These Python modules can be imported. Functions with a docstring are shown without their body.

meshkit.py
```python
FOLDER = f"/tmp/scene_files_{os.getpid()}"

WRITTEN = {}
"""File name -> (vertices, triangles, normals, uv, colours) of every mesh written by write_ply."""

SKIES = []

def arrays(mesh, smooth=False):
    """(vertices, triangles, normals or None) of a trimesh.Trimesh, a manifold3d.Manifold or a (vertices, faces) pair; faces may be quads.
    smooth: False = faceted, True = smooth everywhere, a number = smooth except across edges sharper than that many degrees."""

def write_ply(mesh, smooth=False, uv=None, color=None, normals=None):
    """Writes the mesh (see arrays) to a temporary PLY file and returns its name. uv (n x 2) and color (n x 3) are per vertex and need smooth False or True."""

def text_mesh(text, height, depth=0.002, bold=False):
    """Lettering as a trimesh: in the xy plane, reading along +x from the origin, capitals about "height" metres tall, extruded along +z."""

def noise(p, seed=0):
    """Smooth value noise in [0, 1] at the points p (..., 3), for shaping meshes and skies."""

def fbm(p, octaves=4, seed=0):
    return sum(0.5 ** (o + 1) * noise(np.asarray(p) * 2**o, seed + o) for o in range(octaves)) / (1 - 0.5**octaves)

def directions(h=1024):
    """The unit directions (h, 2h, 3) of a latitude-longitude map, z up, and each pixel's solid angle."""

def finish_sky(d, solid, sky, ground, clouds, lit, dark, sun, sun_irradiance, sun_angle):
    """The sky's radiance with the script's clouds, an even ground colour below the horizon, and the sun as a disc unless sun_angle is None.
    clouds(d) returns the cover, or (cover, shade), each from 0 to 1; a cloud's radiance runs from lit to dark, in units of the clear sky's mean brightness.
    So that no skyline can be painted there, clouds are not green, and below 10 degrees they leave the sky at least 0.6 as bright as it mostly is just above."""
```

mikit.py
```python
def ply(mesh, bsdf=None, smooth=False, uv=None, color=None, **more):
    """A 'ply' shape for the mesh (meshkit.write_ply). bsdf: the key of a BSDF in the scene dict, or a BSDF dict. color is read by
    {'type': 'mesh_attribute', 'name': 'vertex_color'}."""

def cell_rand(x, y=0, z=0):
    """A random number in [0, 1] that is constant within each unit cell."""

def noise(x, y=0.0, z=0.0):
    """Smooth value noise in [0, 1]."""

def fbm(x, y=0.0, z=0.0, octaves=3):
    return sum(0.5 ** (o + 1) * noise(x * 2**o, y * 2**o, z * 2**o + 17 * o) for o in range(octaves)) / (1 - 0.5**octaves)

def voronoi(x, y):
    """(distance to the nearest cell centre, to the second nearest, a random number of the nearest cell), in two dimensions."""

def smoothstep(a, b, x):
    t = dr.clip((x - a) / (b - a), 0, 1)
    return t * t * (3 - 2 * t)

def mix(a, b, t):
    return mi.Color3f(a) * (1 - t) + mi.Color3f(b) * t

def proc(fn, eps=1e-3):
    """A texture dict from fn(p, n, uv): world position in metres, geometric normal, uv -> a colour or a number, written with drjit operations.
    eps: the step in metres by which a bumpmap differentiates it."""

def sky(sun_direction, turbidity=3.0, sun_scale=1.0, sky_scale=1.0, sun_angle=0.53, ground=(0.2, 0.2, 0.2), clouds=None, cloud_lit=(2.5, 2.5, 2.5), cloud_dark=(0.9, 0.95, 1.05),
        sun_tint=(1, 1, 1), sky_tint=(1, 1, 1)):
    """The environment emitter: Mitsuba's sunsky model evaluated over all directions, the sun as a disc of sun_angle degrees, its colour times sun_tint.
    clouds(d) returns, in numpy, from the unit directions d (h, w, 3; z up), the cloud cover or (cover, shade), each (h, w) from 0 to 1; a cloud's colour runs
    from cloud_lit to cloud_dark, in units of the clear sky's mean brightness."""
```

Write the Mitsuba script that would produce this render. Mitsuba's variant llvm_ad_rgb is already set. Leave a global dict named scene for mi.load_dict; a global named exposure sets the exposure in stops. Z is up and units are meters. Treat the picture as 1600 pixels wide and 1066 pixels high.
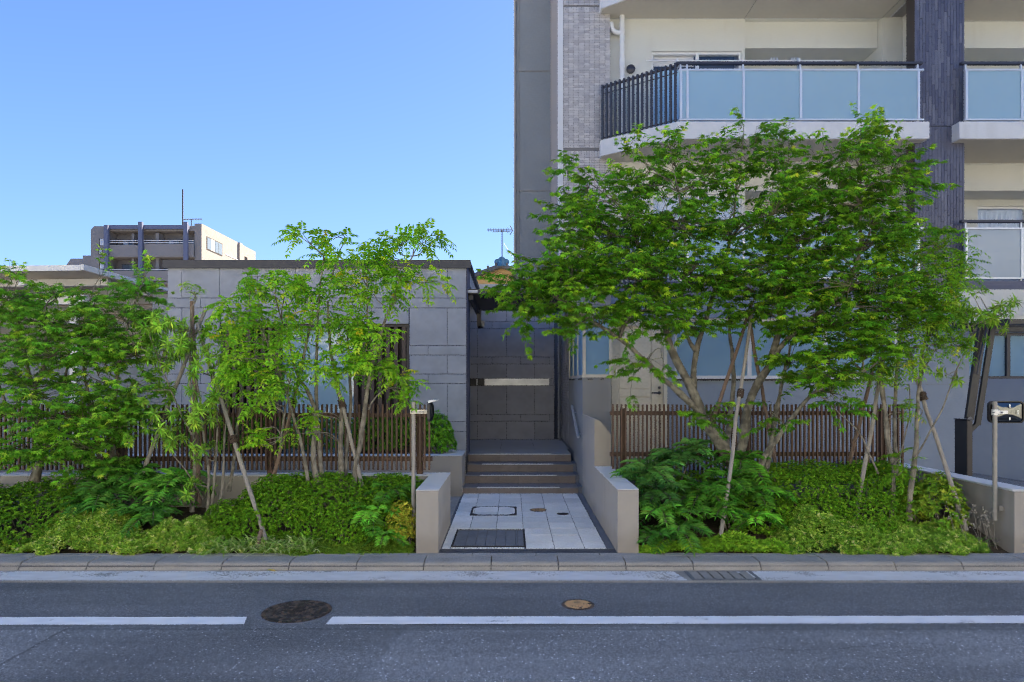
import math, random
import numpy as np, trimesh, drjit as dr, mitsuba as mi, mikit, meshkit
from mikit import noise, fbm, voronoi, cell_rand, smoothstep, mix
T = mi.ScalarTransform4f
RNG = np.random.default_rng(7)
scene, labels = {}, {}

# ------------------------------------------------------------------ camera, sky, exposure
CAM_Z, F = 1.68, 1067.0                       # eye height, focal length in photograph pixels (24 mm lens)
scene['camera'] = {'type': 'perspective', 'fov': math.degrees(2 * math.atan(800 / F)), 'fov_axis': 'x',
                   'near_clip': 0.05, 'far_clip': 3000.0, 'principal_point_offset_y': -67.0 / 1066.0,
                   'to_world': T().look_at(origin=[0, 0, CAM_Z], target=[0, 1, CAM_Z], up=[0, 0, 1])}
scene['daylight'] = mikit.sky([0.52, 0.47, 0.84], turbidity=2.8, sky_tint=(0.305, 0.345, 0.435), sun_tint=(1.0, 0.99, 0.97))
exposure = 4.02

def P(u, v, Y):
    """The world point at depth Y that the photograph shows at pixel (u, v)."""
    return np.array([(u - 800.0) / F * Y, Y, CAM_Z + (600.0 - v) / F * Y])

# ------------------------------------------------------------------ materials
def bs(key, d):
    scene[key] = {'type': 'twosided', 'b': d} if d['type'] in ('principled', 'roughconductor', 'diffuse', 'roughplastic', 'bumpmap') else d
    return key
def rgb(c): return {'type': 'rgb', 'value': list(c)}
def mat(key, col, rough=0.6, metallic=0.0, spec=0.5, bump=None, bump_scale=1.0, eps=1e-3, **k):
    c = mikit.proc(col) if callable(col) else rgb(col)
    d = {'type': 'principled', 'base_color': c, 'roughness': rough, 'metallic': metallic, 'specular': spec, **k}
    if bump is not None:
        d = {'type': 'bumpmap', 'b': d, 't': mikit.proc(bump, eps), 'scale': bump_scale}
    return bs(key, d)
def mottled(c, amp=0.12, f=3.0, fine=0.06, ff=40.0):
    def fn(p, n, uv):
        k = 1 + amp * 2 * (fbm(p.x * f + 3, p.y * f, p.z * f, 3) - 0.5) + fine * 2 * (noise(p.x * ff, p.y * ff, p.z * ff) - 0.5)
        return mi.Color3f(*c) * k
    return fn
def weathered(c, dirt=(0.25, 0.22, 0.18), amp=0.5, base=0.0):
    def fn(p, n, uv):
        m = fbm(p.x * 2.1, p.y * 2.1, p.z * 1.3, 3)
        s = noise((p.x + p.y) * 14, 0.5, p.z * 0.8)
        d = smoothstep(0.52, 0.9, 0.6 * m + 0.4 * s) * amp
        if base: d = dr.maximum(d, base * smoothstep(0.16, 0.0, p.z - 0.07 - 0.22 * fbm((p.x + p.y) * 6, 0.3, p.z * 3, 3)) * (0.4 + 0.6 * m))
        g = 1 + 0.05 * (noise(p.x * 60, p.y * 60, p.z * 60) - 0.5)
        return mix(mi.Color3f(*c) * g, mi.Color3f(*c) * mi.Color3f(*dirt) * 2.2, d)
    return fn

def asphalt(p, n, uv):
    far = smoothstep(4.70, 4.72, p.y)                       # newer, darker strip by the kerb
    pat = smoothstep(-0.03, 0.03, p.x + 0.866 - (p.y - 3.85) * 0.156 + 0.03 * (noise(p.x * 9, p.y * 9) - 0.5))  # old patch seam on the near lane
    seam = 1 - smoothstep(0.0, 0.035, dr.abs(p.y - 4.685 + 0.01 * noise(p.x * 5)))
    old = smoothstep(-0.01, 0.01, -3.06 - p.x + 0.012 * (noise(p.y * 14, 2.0) - 0.5)) * (1 - far)
    cut = (1 - smoothstep(0.004, 0.016, dr.abs(p.x + 3.06 + 0.012 * (noise(p.y * 14, 2.0) - 0.5)))) * (1 - far)
    a, b, r = voronoi(p.x * 110, p.y * 80)
    a2, b2, r2 = voronoi(p.x * 46 + 9, p.y * 40)
    base = mi.Float(dr.lerp(0.185, 0.160, far)) * (1 + (0.20 * pat + 0.16 * old) * (1 - far))
    k = 0.66 + 0.72 * r * (1 - 0.5 * smoothstep(0.2, 0.6, a))
    k = k + smoothstep(0.86, 0.97, r2) * (1 - smoothstep(0.14, 0.3, a2)) * dr.lerp(2.3, 0.9, far)
    k = k * (0.82 + 0.36 * fbm(p.x * 1.3, p.y * 2.2, 0.0, 4))
    k = k * (0.88 + 0.24 * fbm(p.x * 0.35, p.y * 7.0, 3.0, 3))
    wob = fbm(p.x * 2.5, p.y * 2.5, 8.0, 3) - 0.5
    crack = (1 - smoothstep(0.0, 0.006, dr.abs(p.y - 4.20 - 0.16 * (p.x - 1.2) + 0.22 * wob))) * smoothstep(0.9, 1.3, p.x) * (1 - smoothstep(2.6, 3.0, p.x))
    k = k * (1 - 0.5 * crack)
    k = k * (1 - 0.30 * seam) * (1 - 0.45 * cut)
    k = k * (1 - 0.16 * smoothstep(0.55, 0.75, fbm(p.x * 0.5 + 5, p.y * 3.0, 0.0, 3)))
    return mi.Color3f(0.95, 1.0, 1.06) * base * k
def asphalt_h(p, n, uv):
    a, b, r = voronoi(p.x * 110, p.y * 80)
    return (1 - smoothstep(0.1, 0.7, a)) * r * 0.0022
mat('m_asphalt', asphalt, 0.82, spec=0.35, bump=asphalt_h, bump_scale=1.0, eps=2e-3)

def paint_fn(wear, base=(0.76, 0.78, 0.80), under=(0.14, 0.14, 0.145)):
    def fn(p, n, uv):
        a, b, r = voronoi(p.x * 70, p.y * 70)
        m = fbm(p.x * 3.1, p.y * 7, 0.0, 4) * 0.75 + 0.25 * r
        k = 1 - smoothstep(wear - 0.06, wear + 0.08, 1 - m)
        g = 0.93 + 0.14 * noise(p.x * 9, p.y * 22)
        return mix(under, mi.Color3f(*base) * g, k)
    return fn
mat('m_paint', paint_fn(0.78), 0.6)
mat('m_paint_worn', paint_fn(0.68, (0.58, 0.59, 0.60), (0.30, 0.295, 0.285)), 0.7)
def kerb_fn(p, n, uv):
    top = smoothstep(0.5, 0.9, n.z)
    st = noise(p.x * 3.2, p.y * 9, p.z * 22)
    d = fbm(p.x * 5, p.y * 12, p.z * 9, 4)
    c = mix((0.32, 0.295, 0.255), (0.26, 0.262, 0.262), top)
    sp = 1 + 0.25 * (cell_rand(p.x * 160, p.y * 160, p.z * 160) - 0.5)
    return c * sp * (0.72 + 0.5 * d) * (0.9 + 0.2 * st)
mat('m_kerb', kerb_fn, 0.85)
mat('m_gutter', mottled((0.26, 0.25, 0.235), 0.25, 4, 0.12, 60), 0.85)
mat('m_grey_plaster', weathered((0.27, 0.268, 0.265), amp=0.2), 0.8)
mat('m_plaster', weathered((0.335, 0.312, 0.285), amp=0.40, base=0.5), 0.8, bump=lambda p, n, uv: noise(p.x * 220, p.y * 220, p.z * 220) * 0.0008)
mat('m_coping', weathered((0.52, 0.53, 0.54), amp=0.35), 0.75)
mat('m_cream', weathered((0.55, 0.555, 0.515), amp=0.12), 0.8)
mat('m_white_wall', weathered((0.255, 0.305, 0.385), amp=0.14), 0.75)  # white wall; the blue of the shade is put into its colour
mat('m_garage_wall', weathered((0.155, 0.195, 0.27), amp=0.12), 0.75)  # the dark blue shade of the recess is put into this colour
mat('m_film', mottled((0.30, 0.47, 0.60), 0.05, 1.2, 0.02, 30), 0.45)
mat('m_soffit', mottled((0.47, 0.45, 0.395), 0.05, 0.8, 0.02, 30), 0.85)
mat('m_slab_edge', weathered((0.53, 0.545, 0.56), amp=0.22), 0.7)
mat('m_far_grey', mottled((0.275, 0.295, 0.305), 0.08, 1.2), 0.85)
def panel_fn(c, o):
    def fn(p, n, uv):
        a = fbm(p.x * 4.2 + o, p.y * 4.2 + o, p.z * 4.2, 4)
        s = fbm(p.x * 17 + o, p.y * 17, p.z * 13, 3)
        g = noise(p.x * 150, p.y * 150, p.z * 150)
        return mi.Color3f(*c) * (0.74 + 0.32 * a + 0.16 * s + 0.06 * g)
    return fn
for i, c in enumerate([(0.325, 0.345, 0.385), (0.345, 0.362, 0.402), (0.308, 0.328, 0.368), (0.335, 0.352, 0.394)]):
    mat(f'm_panel_{i}', panel_fn(c, 3.7 * i), 0.62)
for i, c in enumerate([(0.355, 0.360, 0.395), (0.372, 0.376, 0.410), (0.340, 0.346, 0.380)]):
    mat(f'm_porch_{i}', panel_fn(c, 2.9 * i + 1), 0.6)
mat('m_joint', (0.045, 0.045, 0.05), 0.9)
for i, c in enumerate([(0.76, 0.77, 0.76), (0.82, 0.825, 0.81), (0.69, 0.705, 0.70)]):
    mat(f'm_paver_{i}', mottled(c, 0.10, 5, 0.10, 90), 0.55)
mat('m_grout', (0.12, 0.12, 0.125), 0.95)
for i, c in enumerate([(0.225, 0.180, 0.160), (0.200, 0.162, 0.146)]):
    mat(f'm_stair_{i}', mottled(c, 0.14, 9, 0.10, 70), 0.55)
mat('m_tread', mottled((0.20, 0.195, 0.205), 0.08, 6, 0.06, 80), 0.45)
mat('m_landing', mottled((0.46, 0.47, 0.485), 0.08, 6, 0.06, 80), 0.4)
mat('m_slate', mottled((0.145, 0.16, 0.19), 0.2, 7, 0.1, 70), 0.6)
for i, c in enumerate([(0.40, 0.385, 0.385), (0.46, 0.445, 0.44), (0.35, 0.335, 0.34)]):
    mat(f'm_tile_{i}', mottled(c, 0.06, 9, 0.06, 70), 0.4)
mat('m_tile_joint', (0.17, 0.165, 0.165), 0.9)
for i, c in enumerate([(0.085, 0.088, 0.125), (0.115, 0.118, 0.155), (0.066, 0.068, 0.105)]):
    mat(f'm_navy_{i}', mottled(c, 0.12, 9, 0.08, 60), 0.35)
mat('m_navy_beam', mottled((0.09, 0.095, 0.14), 0.06, 2), 0.5)
mat('m_dark_brown', mottled((0.05, 0.042, 0.042), 0.08, 4), 0.5)
def slat_fn(c):
    def fn(p, n, uv):
        g = noise(p.x * 130, p.y * 130, p.z * 7) * 0.5 + noise(p.x * 300, p.y * 300, p.z * 20) * 0.5
        w = fbm(p.x * 3, p.y * 3, p.z * 6, 2)
        return mi.Color3f(*c) * (0.6 + 0.5 * g + 0.35 * w)
    return fn
for i, c in enumerate([(0.092, 0.050, 0.032), (0.078, 0.044, 0.030), (0.106, 0.058, 0.036)]):
    mat(f'm_slat_{i}', slat_fn(c), 0.55)
mat('m_louvre', slat_fn((0.085, 0.058, 0.048)), 0.5)
mat('m_stake_pale', slat_fn((0.285, 0.262, 0.235)), 0.8)
mat('m_stake_brown', slat_fn((0.20, 0.14, 0.11)), 0.8)
mat('m_lash', slat_fn((0.07, 0.05, 0.04)), 0.95)
def bark_fn(c, c2):
    def fn(p, n, uv):
        a = fbm(p.x * 26, p.y * 26, p.z * 11, 4)
        b = noise(p.x * 9, p.y * 9, p.z * 30)
        return mix(c, c2, smoothstep(0.35, 0.68, a * 0.75 + b * 0.25))
    return fn
bark_bump = lambda p, n, uv: fbm(p.x * 60, p.y * 60, p.z * 24, 3) * 0.006
mat('m_bark_maple', bark_fn((0.110, 0.100, 0.080), (0.235, 0.220, 0.178)), 0.9, bump=bark_bump, eps=2e-3)
mat('m_bark_grey', bark_fn((0.135, 0.120, 0.10), (0.265, 0.245, 0.205)), 0.9, bump=bark_bump, eps=2e-3)
mat('m_twig', (0.10, 0.10, 0.05), 0.8)
mat('m_soil', mottled((0.060, 0.045, 0.032), 0.5, 9, 0.3, 60), 0.95)
mat('m_ground', mottled((0.10, 0.10, 0.10), 0.2, 1.0), 0.9)
mat('m_black', (0.022, 0.022, 0.024), 0.42)
mat('m_black_brown', (0.045, 0.038, 0.035), 0.45)
mat('m_rail_dark', (0.030, 0.032, 0.045), 0.4)
mat('m_alu', (0.60, 0.62, 0.64), 0.38, metallic=0.55)
mat('m_alu_white', (0.62, 0.63, 0.64), 0.45)
mat('m_cream_metal', mottled((0.60, 0.56, 0.47), 0.03, 3), 0.45)
mat('m_white_metal', weathered((0.72, 0.72, 0.70), amp=0.25), 0.5)
mat('m_pole', mottled((0.29, 0.275, 0.25), 0.12, 5), 0.5, metallic=0.2)
mat('m_handrail', (0.66, 0.66, 0.67), 0.3, metallic=0.5)
mat('m_steel', mottled((0.74, 0.75, 0.76), 0.22, 6, 0.06, 60), 0.34, metallic=0.3)
bs('m_mirror', {'type': 'roughconductor', 'material': 'Al', 'alpha': 0.02, 'specular_reflectance': rgb((0.17, 0.18, 0.175))})
def iron_fn(p, n, uv):
    a = fbm(p.x * 30, p.y * 30, 0.0, 3)
    return mix((0.045, 0.036, 0.034), (0.115, 0.082, 0.068), smoothstep(0.4, 0.65, a))
mat('m_iron', iron_fn, 0.55, metallic=0.25)
mat('m_ochre', mottled((0.52, 0.30, 0.13), 0.3, 16, 0.2, 90), 0.6)
mat('m_cover', mottled((0.125, 0.135, 0.155), 0.15, 8, 0.08, 60), 0.5)
bs('m_pane', {'type': 'thindielectric', 'int_ior': 1.5})
def frosted(c): return {'type': 'blendbsdf', 'weight': 0.28, 'a': {'type': 'principledthin', 'base_color': rgb(c), 'roughness': 0.10, 'diff_trans': 0.9, 'eta': 1.5, 'spec_trans': 0.0}, 'b': {'type': 'thindielectric', 'int_ior': 1.5}}
scene['m_frost'] = frosted((0.50, 0.70, 0.82))
scene['m_film_glass'] = {'type': 'principledthin', 'base_color': rgb((0.34, 0.53, 0.68)), 'roughness': 0.32, 'diff_trans': 0.7, 'eta': 1.5, 'spec_trans': 0.0}
scene['m_frost_grey'] = frosted((0.66, 0.73, 0.78))
mat('m_curtain', mottled((0.55, 0.60, 0.66), 0.06, 3), 0.9)
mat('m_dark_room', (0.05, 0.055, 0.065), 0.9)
mat('m_blind', (0.62, 0.60, 0.55), 0.8)
mat('m_yellow_wall', mottled((0.60, 0.42, 0.20), 0.05, 1), 0.85)
mat('m_roof_tile', mottled((0.10, 0.11, 0.13), 0.15, 4), 0.6)
mat('m_blue_glaze', (0.05, 0.16, 0.30), 0.3)
mat('m_far_wall', mottled((0.24, 0.23, 0.225), 0.05, 0.5), 0.9)
mat('m_far_navy', (0.12, 0.14, 0.22), 0.6)
mat('m_far_glass', (0.14, 0.18, 0.22), 0.3, spec=0.5)
mat('m_far_dark', (0.07, 0.065, 0.06), 0.8)
mat('m_carport', weathered((0.55, 0.50, 0.42), amp=0.3), 0.7)
mat('m_opposite', weathered((0.60, 0.65, 0.64), amp=0.12), 0.85)  # added houses behind the camera, tinted to steer the light they bounce
mat('m_opposite_white', weathered((0.66, 0.70, 0.70), amp=0.12), 0.85)
def leafmat(key, dt=0.9, rough=0.42, eta=1.45):
    scene[key] = {'type': 'principledthin', 'base_color': {'type': 'mesh_attribute', 'name': 'vertex_color'}, 'roughness': rough, 'diff_trans': dt, 'eta': eta, 'spec_trans': 0.0}
leafmat('m_leaf', 1.0, 0.36); leafmat('m_leaf_glossy', 0.5, 0.2, 1.55)

# ------------------------------------------------------------------ scene helpers
def numbered(k):
    if k not in USED: USED.add(k); return k
    i = 1
    while f'{k}_{i:03d}' in USED: i += 1
    USED.add(f'{k}_{i:03d}'); return f'{k}_{i:03d}'
USED = set()
def tag(k, label=None, cat=None, group=None, kind=None):
    d = labels.setdefault(k, {})
    if label: d['label'] = label
    if cat: d['category'] = cat
    if group: d['group'] = group
    if kind: d['kind'] = kind
    return k
def thing(name, label, cat, group=None):
    return tag(numbered(name), label, cat, group)
def put(name, mesh, m, parent=None, smooth=False, color=None, **t):
    k = numbered((parent + '__' if parent else '') + name)
    scene[k] = mikit.ply(mesh.get() if isinstance(mesh, MB) else mesh, m, smooth=smooth, color=color)
    if t: tag(k, **t)
    return k
def put_copy(name, d, parent, m4=None, bsdf=None):
    k = numbered((parent + '__' if parent else '') + name)
    e = dict(d)
    if m4 is not None: e['to_world'] = m4
    if bsdf: e['bsdf'] = {'type': 'ref', 'id': bsdf}
    scene[k] = e
    return k

class MB:
    """Collects boxes, tubes and other pieces into one mesh."""
    def __init__(self): self.v, self.f, self.n = [], [], 0
    def add(self, v, f):
        v, f = np.asarray(v, float), np.asarray(f, int)
        if f.shape[1] == 4: f = np.vstack([f[:, [0, 1, 2]], f[:, [0, 2, 3]]])
        self.v.append(v); self.f.append(f + self.n); self.n += len(v); return self
    def tm(self, m): return self.add(m.vertices, m.faces)
    def box(self, x0, x1, y0, y1, z0, z1, b=0.0):
        x0, x1 = min(x0, x1), max(x0, x1); y0, y1 = min(y0, y1), max(y0, y1); z0, z1 = min(z0, z1), max(z0, z1)
        if b <= 0:
            v = [[x, y, z] for x in (x0, x1) for y in (y0, y1) for z in (z0, z1)]
            return self.add(v, [[0, 1, 3], [0, 3, 2], [4, 6, 7], [4, 7, 5], [0, 4, 5], [0, 5, 1], [2, 3, 7], [2, 7, 6], [0, 2, 6], [0, 6, 4], [1, 5, 7], [1, 7, 3]])
        b = min(b, (x1 - x0) / 2.01, (y1 - y0) / 2.01, (z1 - z0) / 2.01)
        pts = []
        for ax in range(3):
            e = [b, b, b]; e[ax] = 0
            pts += [[x, y, z] for x in (x0 + e[0], x1 - e[0]) for y in (y0 + e[1], y1 - e[1]) for z in (z0 + e[2], z1 - e[2])]
        h = trimesh.convex.convex_hull(np.array(pts))
        return self.add(h.vertices, h.faces)
    def tube(self, pts, r, sides=8, cap=True, noise_amp=0.0, seed=0):
        p = np.asarray(pts, float); n = len(p)
        r = np.broadcast_to(np.asarray(r, float), (n,)) if np.ndim(r) == 0 or len(np.atleast_1d(r)) == n else np.linspace(r[0], r[1], n)
        t = np.gradient(p, axis=0); t /= np.linalg.norm(t, axis=1, keepdims=True) + 1e-12
        ref = np.array([0.0, 0, 1]) if abs(t[:, 2]).mean() < 0.9 else np.array([1.0, 0, 0])
        a = np.cross(t, ref); a /= np.linalg.norm(a, axis=1, keepdims=True) + 1e-12
        b = np.cross(t, a); ang = np.arange(sides) * 2 * np.pi / sides
        ring = np.cos(ang)[None, :, None] * a[:, None] + np.sin(ang)[None, :, None] * b[:, None]
        v = p[:, None] + r[:, None, None] * ring
        if noise_amp: v = v + ring * ((meshkit.fbm(v * 11.0, 3, seed) - 0.5) * 2 * noise_amp * r[:, None])[..., None]
        v = v.reshape(-1, 3)
        i, j = np.meshgrid(np.arange(n - 1), np.arange(sides), indexing='ij')
        q = np.stack([i * sides + j, i * sides + (j + 1) % sides, (i + 1) * sides + (j + 1) % sides, (i + 1) * sides + j], -1).reshape(-1, 4)
        f = np.vstack([q[:, [0, 2, 1]], q[:, [0, 3, 2]]])
        if cap:
            v = np.vstack([v, p[:1], p[-1:]]); c0, c1 = n * sides, n * sides + 1; k = np.arange(sides)
            f = np.vstack([f, np.stack([k * 0 + c0, k, (k + 1) % sides], 1), np.stack([k * 0 + c1, (n - 1) * sides + (k + 1) % sides, (n - 1) * sides + k], 1)])
        return self.add(v, f)
    def prism(self, poly, axis, a0, a1):
        """poly: convex-ish 2-D outline; extruded along axis from a0 to a1. The other two axes take the outline in order."""
        from shapely.geometry import Polygon
        m = trimesh.creation.extrude_polygon(Polygon(poly), a1 - a0, engine='earcut')
        v = np.array(m.vertices); o = [i for i in range(3) if i != axis]
        w = np.zeros_like(v); w[:, o[0]], w[:, o[1]], w[:, axis] = v[:, 0], v[:, 1], v[:, 2] + a0
        f = np.array(m.faces)
        if axis == 1: f = f[:, ::-1]
        return self.add(w, f)
    def get(self): return trimesh.Trimesh(np.vstack(self.v), np.vstack(self.f), process=False)
def box(*a, b=0.0): return MB().box(*a, b=b)
def spline(pts, n=10):
    from scipy.interpolate import CubicSpline, PchipInterpolator
    p = np.asarray(pts, float)
    if len(p) < 3: return np.linspace(p[0], p[-1], n)
    s = np.r_[0, np.cumsum(np.linalg.norm(np.diff(p, axis=0), axis=1))]
    return PchipInterpolator(s, p)(np.linspace(0, s[-1], n))
def sheet(x0, x1, y0, y1, z, nx=1, ny=1):
    xs, ys = np.linspace(x0, x1, nx + 1), np.linspace(y0, y1, ny + 1)
    X, Y = np.meshgrid(xs, ys); Z = z(X, Y) if callable(z) else np.full(X.shape, float(z))
    v = np.stack([X, Y, Z], -1).reshape(-1, 3); w = nx + 1
    i, j = np.meshgrid(np.arange(ny), np.arange(nx), indexing='ij'); a = (i * w + j).ravel()
    return trimesh.Trimesh(v, np.vstack([np.stack([a, a + 1, a + w + 1], 1), np.stack([a, a + w + 1, a + w], 1)]), process=False)
def front_slab(x0, x1, z0, z1, yf, yb, b=0.003):
    """A facing panel: front face at yf with a small bevel, sides back to yb."""
    r = [[x0, z0], [x1, z0], [x1, z1], [x0, z1]]; q = [[x0 + b, z0 + b], [x1 - b, z0 + b], [x1 - b, z1 - b], [x0 + b, z1 - b]]
    v = [[x, yf, z] for x, z in q] + [[x, yf + b, z] for x, z in r] + [[x, yb, z] for x, z in r]
    f = [[0, 1, 2, 3]]
    for k in range(4):
        n = (k + 1) % 4
        f += [[4 + k, 4 + n, n, k], [8 + k, 8 + n, 4 + n, 4 + k]]
    f = np.array(f)
    return np.array(v, float), np.vstack([f[:, [0, 1, 2]], f[:, [0, 2, 3]]])

# ------------------------------------------------------------------ the setting: ground, road, kerb, walkway
KIND = dict(kind='structure')
put('ground', sheet(-400, 400, -400, 900, -0.06), 'm_ground', **KIND)
put('road', sheet(-60, 60, -3.2, 5.785, 0.0), 'm_asphalt', **KIND)
gut = put('gutter', box(-60, 60, 5.78, 6.14, -0.05, 0.006), 'm_gutter', **KIND)
gp = MB()
for a, b in ((-30, 1.455), (2.14, 30)):
    sk = 0.10
    gp.add([[a + (0.0), 5.80, 0.0105], [b - (0.18 if b < 5 else 0) + (0.22 if b < 5 else 0), 5.80, 0.0105], [b + (-0.02 if b < 5 else 0), 6.085, 0.0105], [a + (-0.17 if a > 0 else 0), 6.085, 0.0105]], [[0, 1, 2, 3]])
put('white_edge_band', gp, 'm_paint_worn', gut)
ln = MB()
def yl(x): return 4.765 + 0.0045 * x
def strip(a0, a1, b0, b1, n=24):      # bottom x from a0 to b0, top x from a1 to b1
    t = np.linspace(0, 1, n)[:, None]
    xb, xt = a0 + (b0 - a0) * t, a1 + (b1 - a1) * t
    jit = lambda s: 0.011 * (meshkit.fbm(np.hstack([xb * 9, xb * 0 + s, xb * 0]), 3)[:, None] - 0.5)
    v = np.vstack([np.hstack([xb, yl(xb) + jit(1), xb * 0 + 0.005]), np.hstack([xt, yl(xt) + 0.155 + jit(5), xt * 0 + 0.005])])
    i = np.arange(n - 1)
    ln.add(v, np.stack([i, i + 1, i + 1 + n, i + n], 1))
strip(-30, -30, -1.868, -1.905, 1200); strip(-1.299, -1.293, 30, 30, 1300)
put('lane_line', ln, 'm_paint', **KIND)

kerb = put('kerb', box(-30, 30, 6.14, 6.44, -0.05, 0.045), 'm_grout', **KIND)
pf = [(6.115, 0.0), (6.365, 0.0), (6.365, 0.078), (6.185, 0.074), (6.165, 0.066), (6.152, 0.052)]
kb = MB().prism(pf, 0, 0.004, 0.600).get(); kd = mikit.ply(kb, 'm_kerb')
kb2 = box(0.003, 0.598, 6.368, 6.468, 0.0, 0.079, b=0.004).get(); kd2 = mikit.ply(kb2, 'm_kerb')
for k in range(-12, 13):
    put_copy('kerb_stone', kd, kerb, T().translate([0.419 + k * 0.606, float(RNG.normal(0, 0.0015)), float(RNG.normal(0, 0.0012))]))
    put_copy('edging_stone', kd2, kerb, T().translate([0.225 + k * 0.601, 0, float(RNG.normal(0, 0.0012))]))
far = MB().prism(pf, 0, 0, 22).get()
put('kerb_run', trimesh.util.concatenate([far.copy().apply_translation([0.419 + 13 * 0.606, 0, 0]), far.copy().apply_translation([0.419 - 12 * 0.606 - 22.01, 0, 0])]), 'm_kerb', kerb, kind='stuff')

# far pavement behind the camera, seen in reflections only
put('pavement', box(-60, 60, -5.2, -3.2, -0.05, 0.10), 'm_gutter', **KIND)

# planting soil, rising from the kerb to the retaining walls
def soil(X, Y):
    return 0.05 + 0.30 * np.clip((Y - 6.5) / 1.1, 0, 1) + 0.05 * (meshkit.noise(np.stack([X * 3, Y * 3, X * 0], -1)) - 0.5) * (Y > 6.6)
s = put('planting_soil', trimesh.util.concatenate([sheet(-14, -0.90, 6.47, 7.50, soil, 90, 14), sheet(1.205, 4.80, 6.47, 9.8, soil, 40, 24)]), 'm_soil', **KIND)
put('parking_ground', box(-40, -0.72, 7.72, 40, -0.04, 0.10), 'm_gutter', **KIND)
dv = sheet(4.96, 16, 6.47, 11.55, lambda X, Y: 0.10 + (0.30 - 0.16 * np.clip(X - 6.4, -1.0, 3)) * np.clip((Y - 6.5) / 3.0, 0, 1.0), 12, 14)
put('driveway', dv, 'm_asphalt', **KIND)

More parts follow.
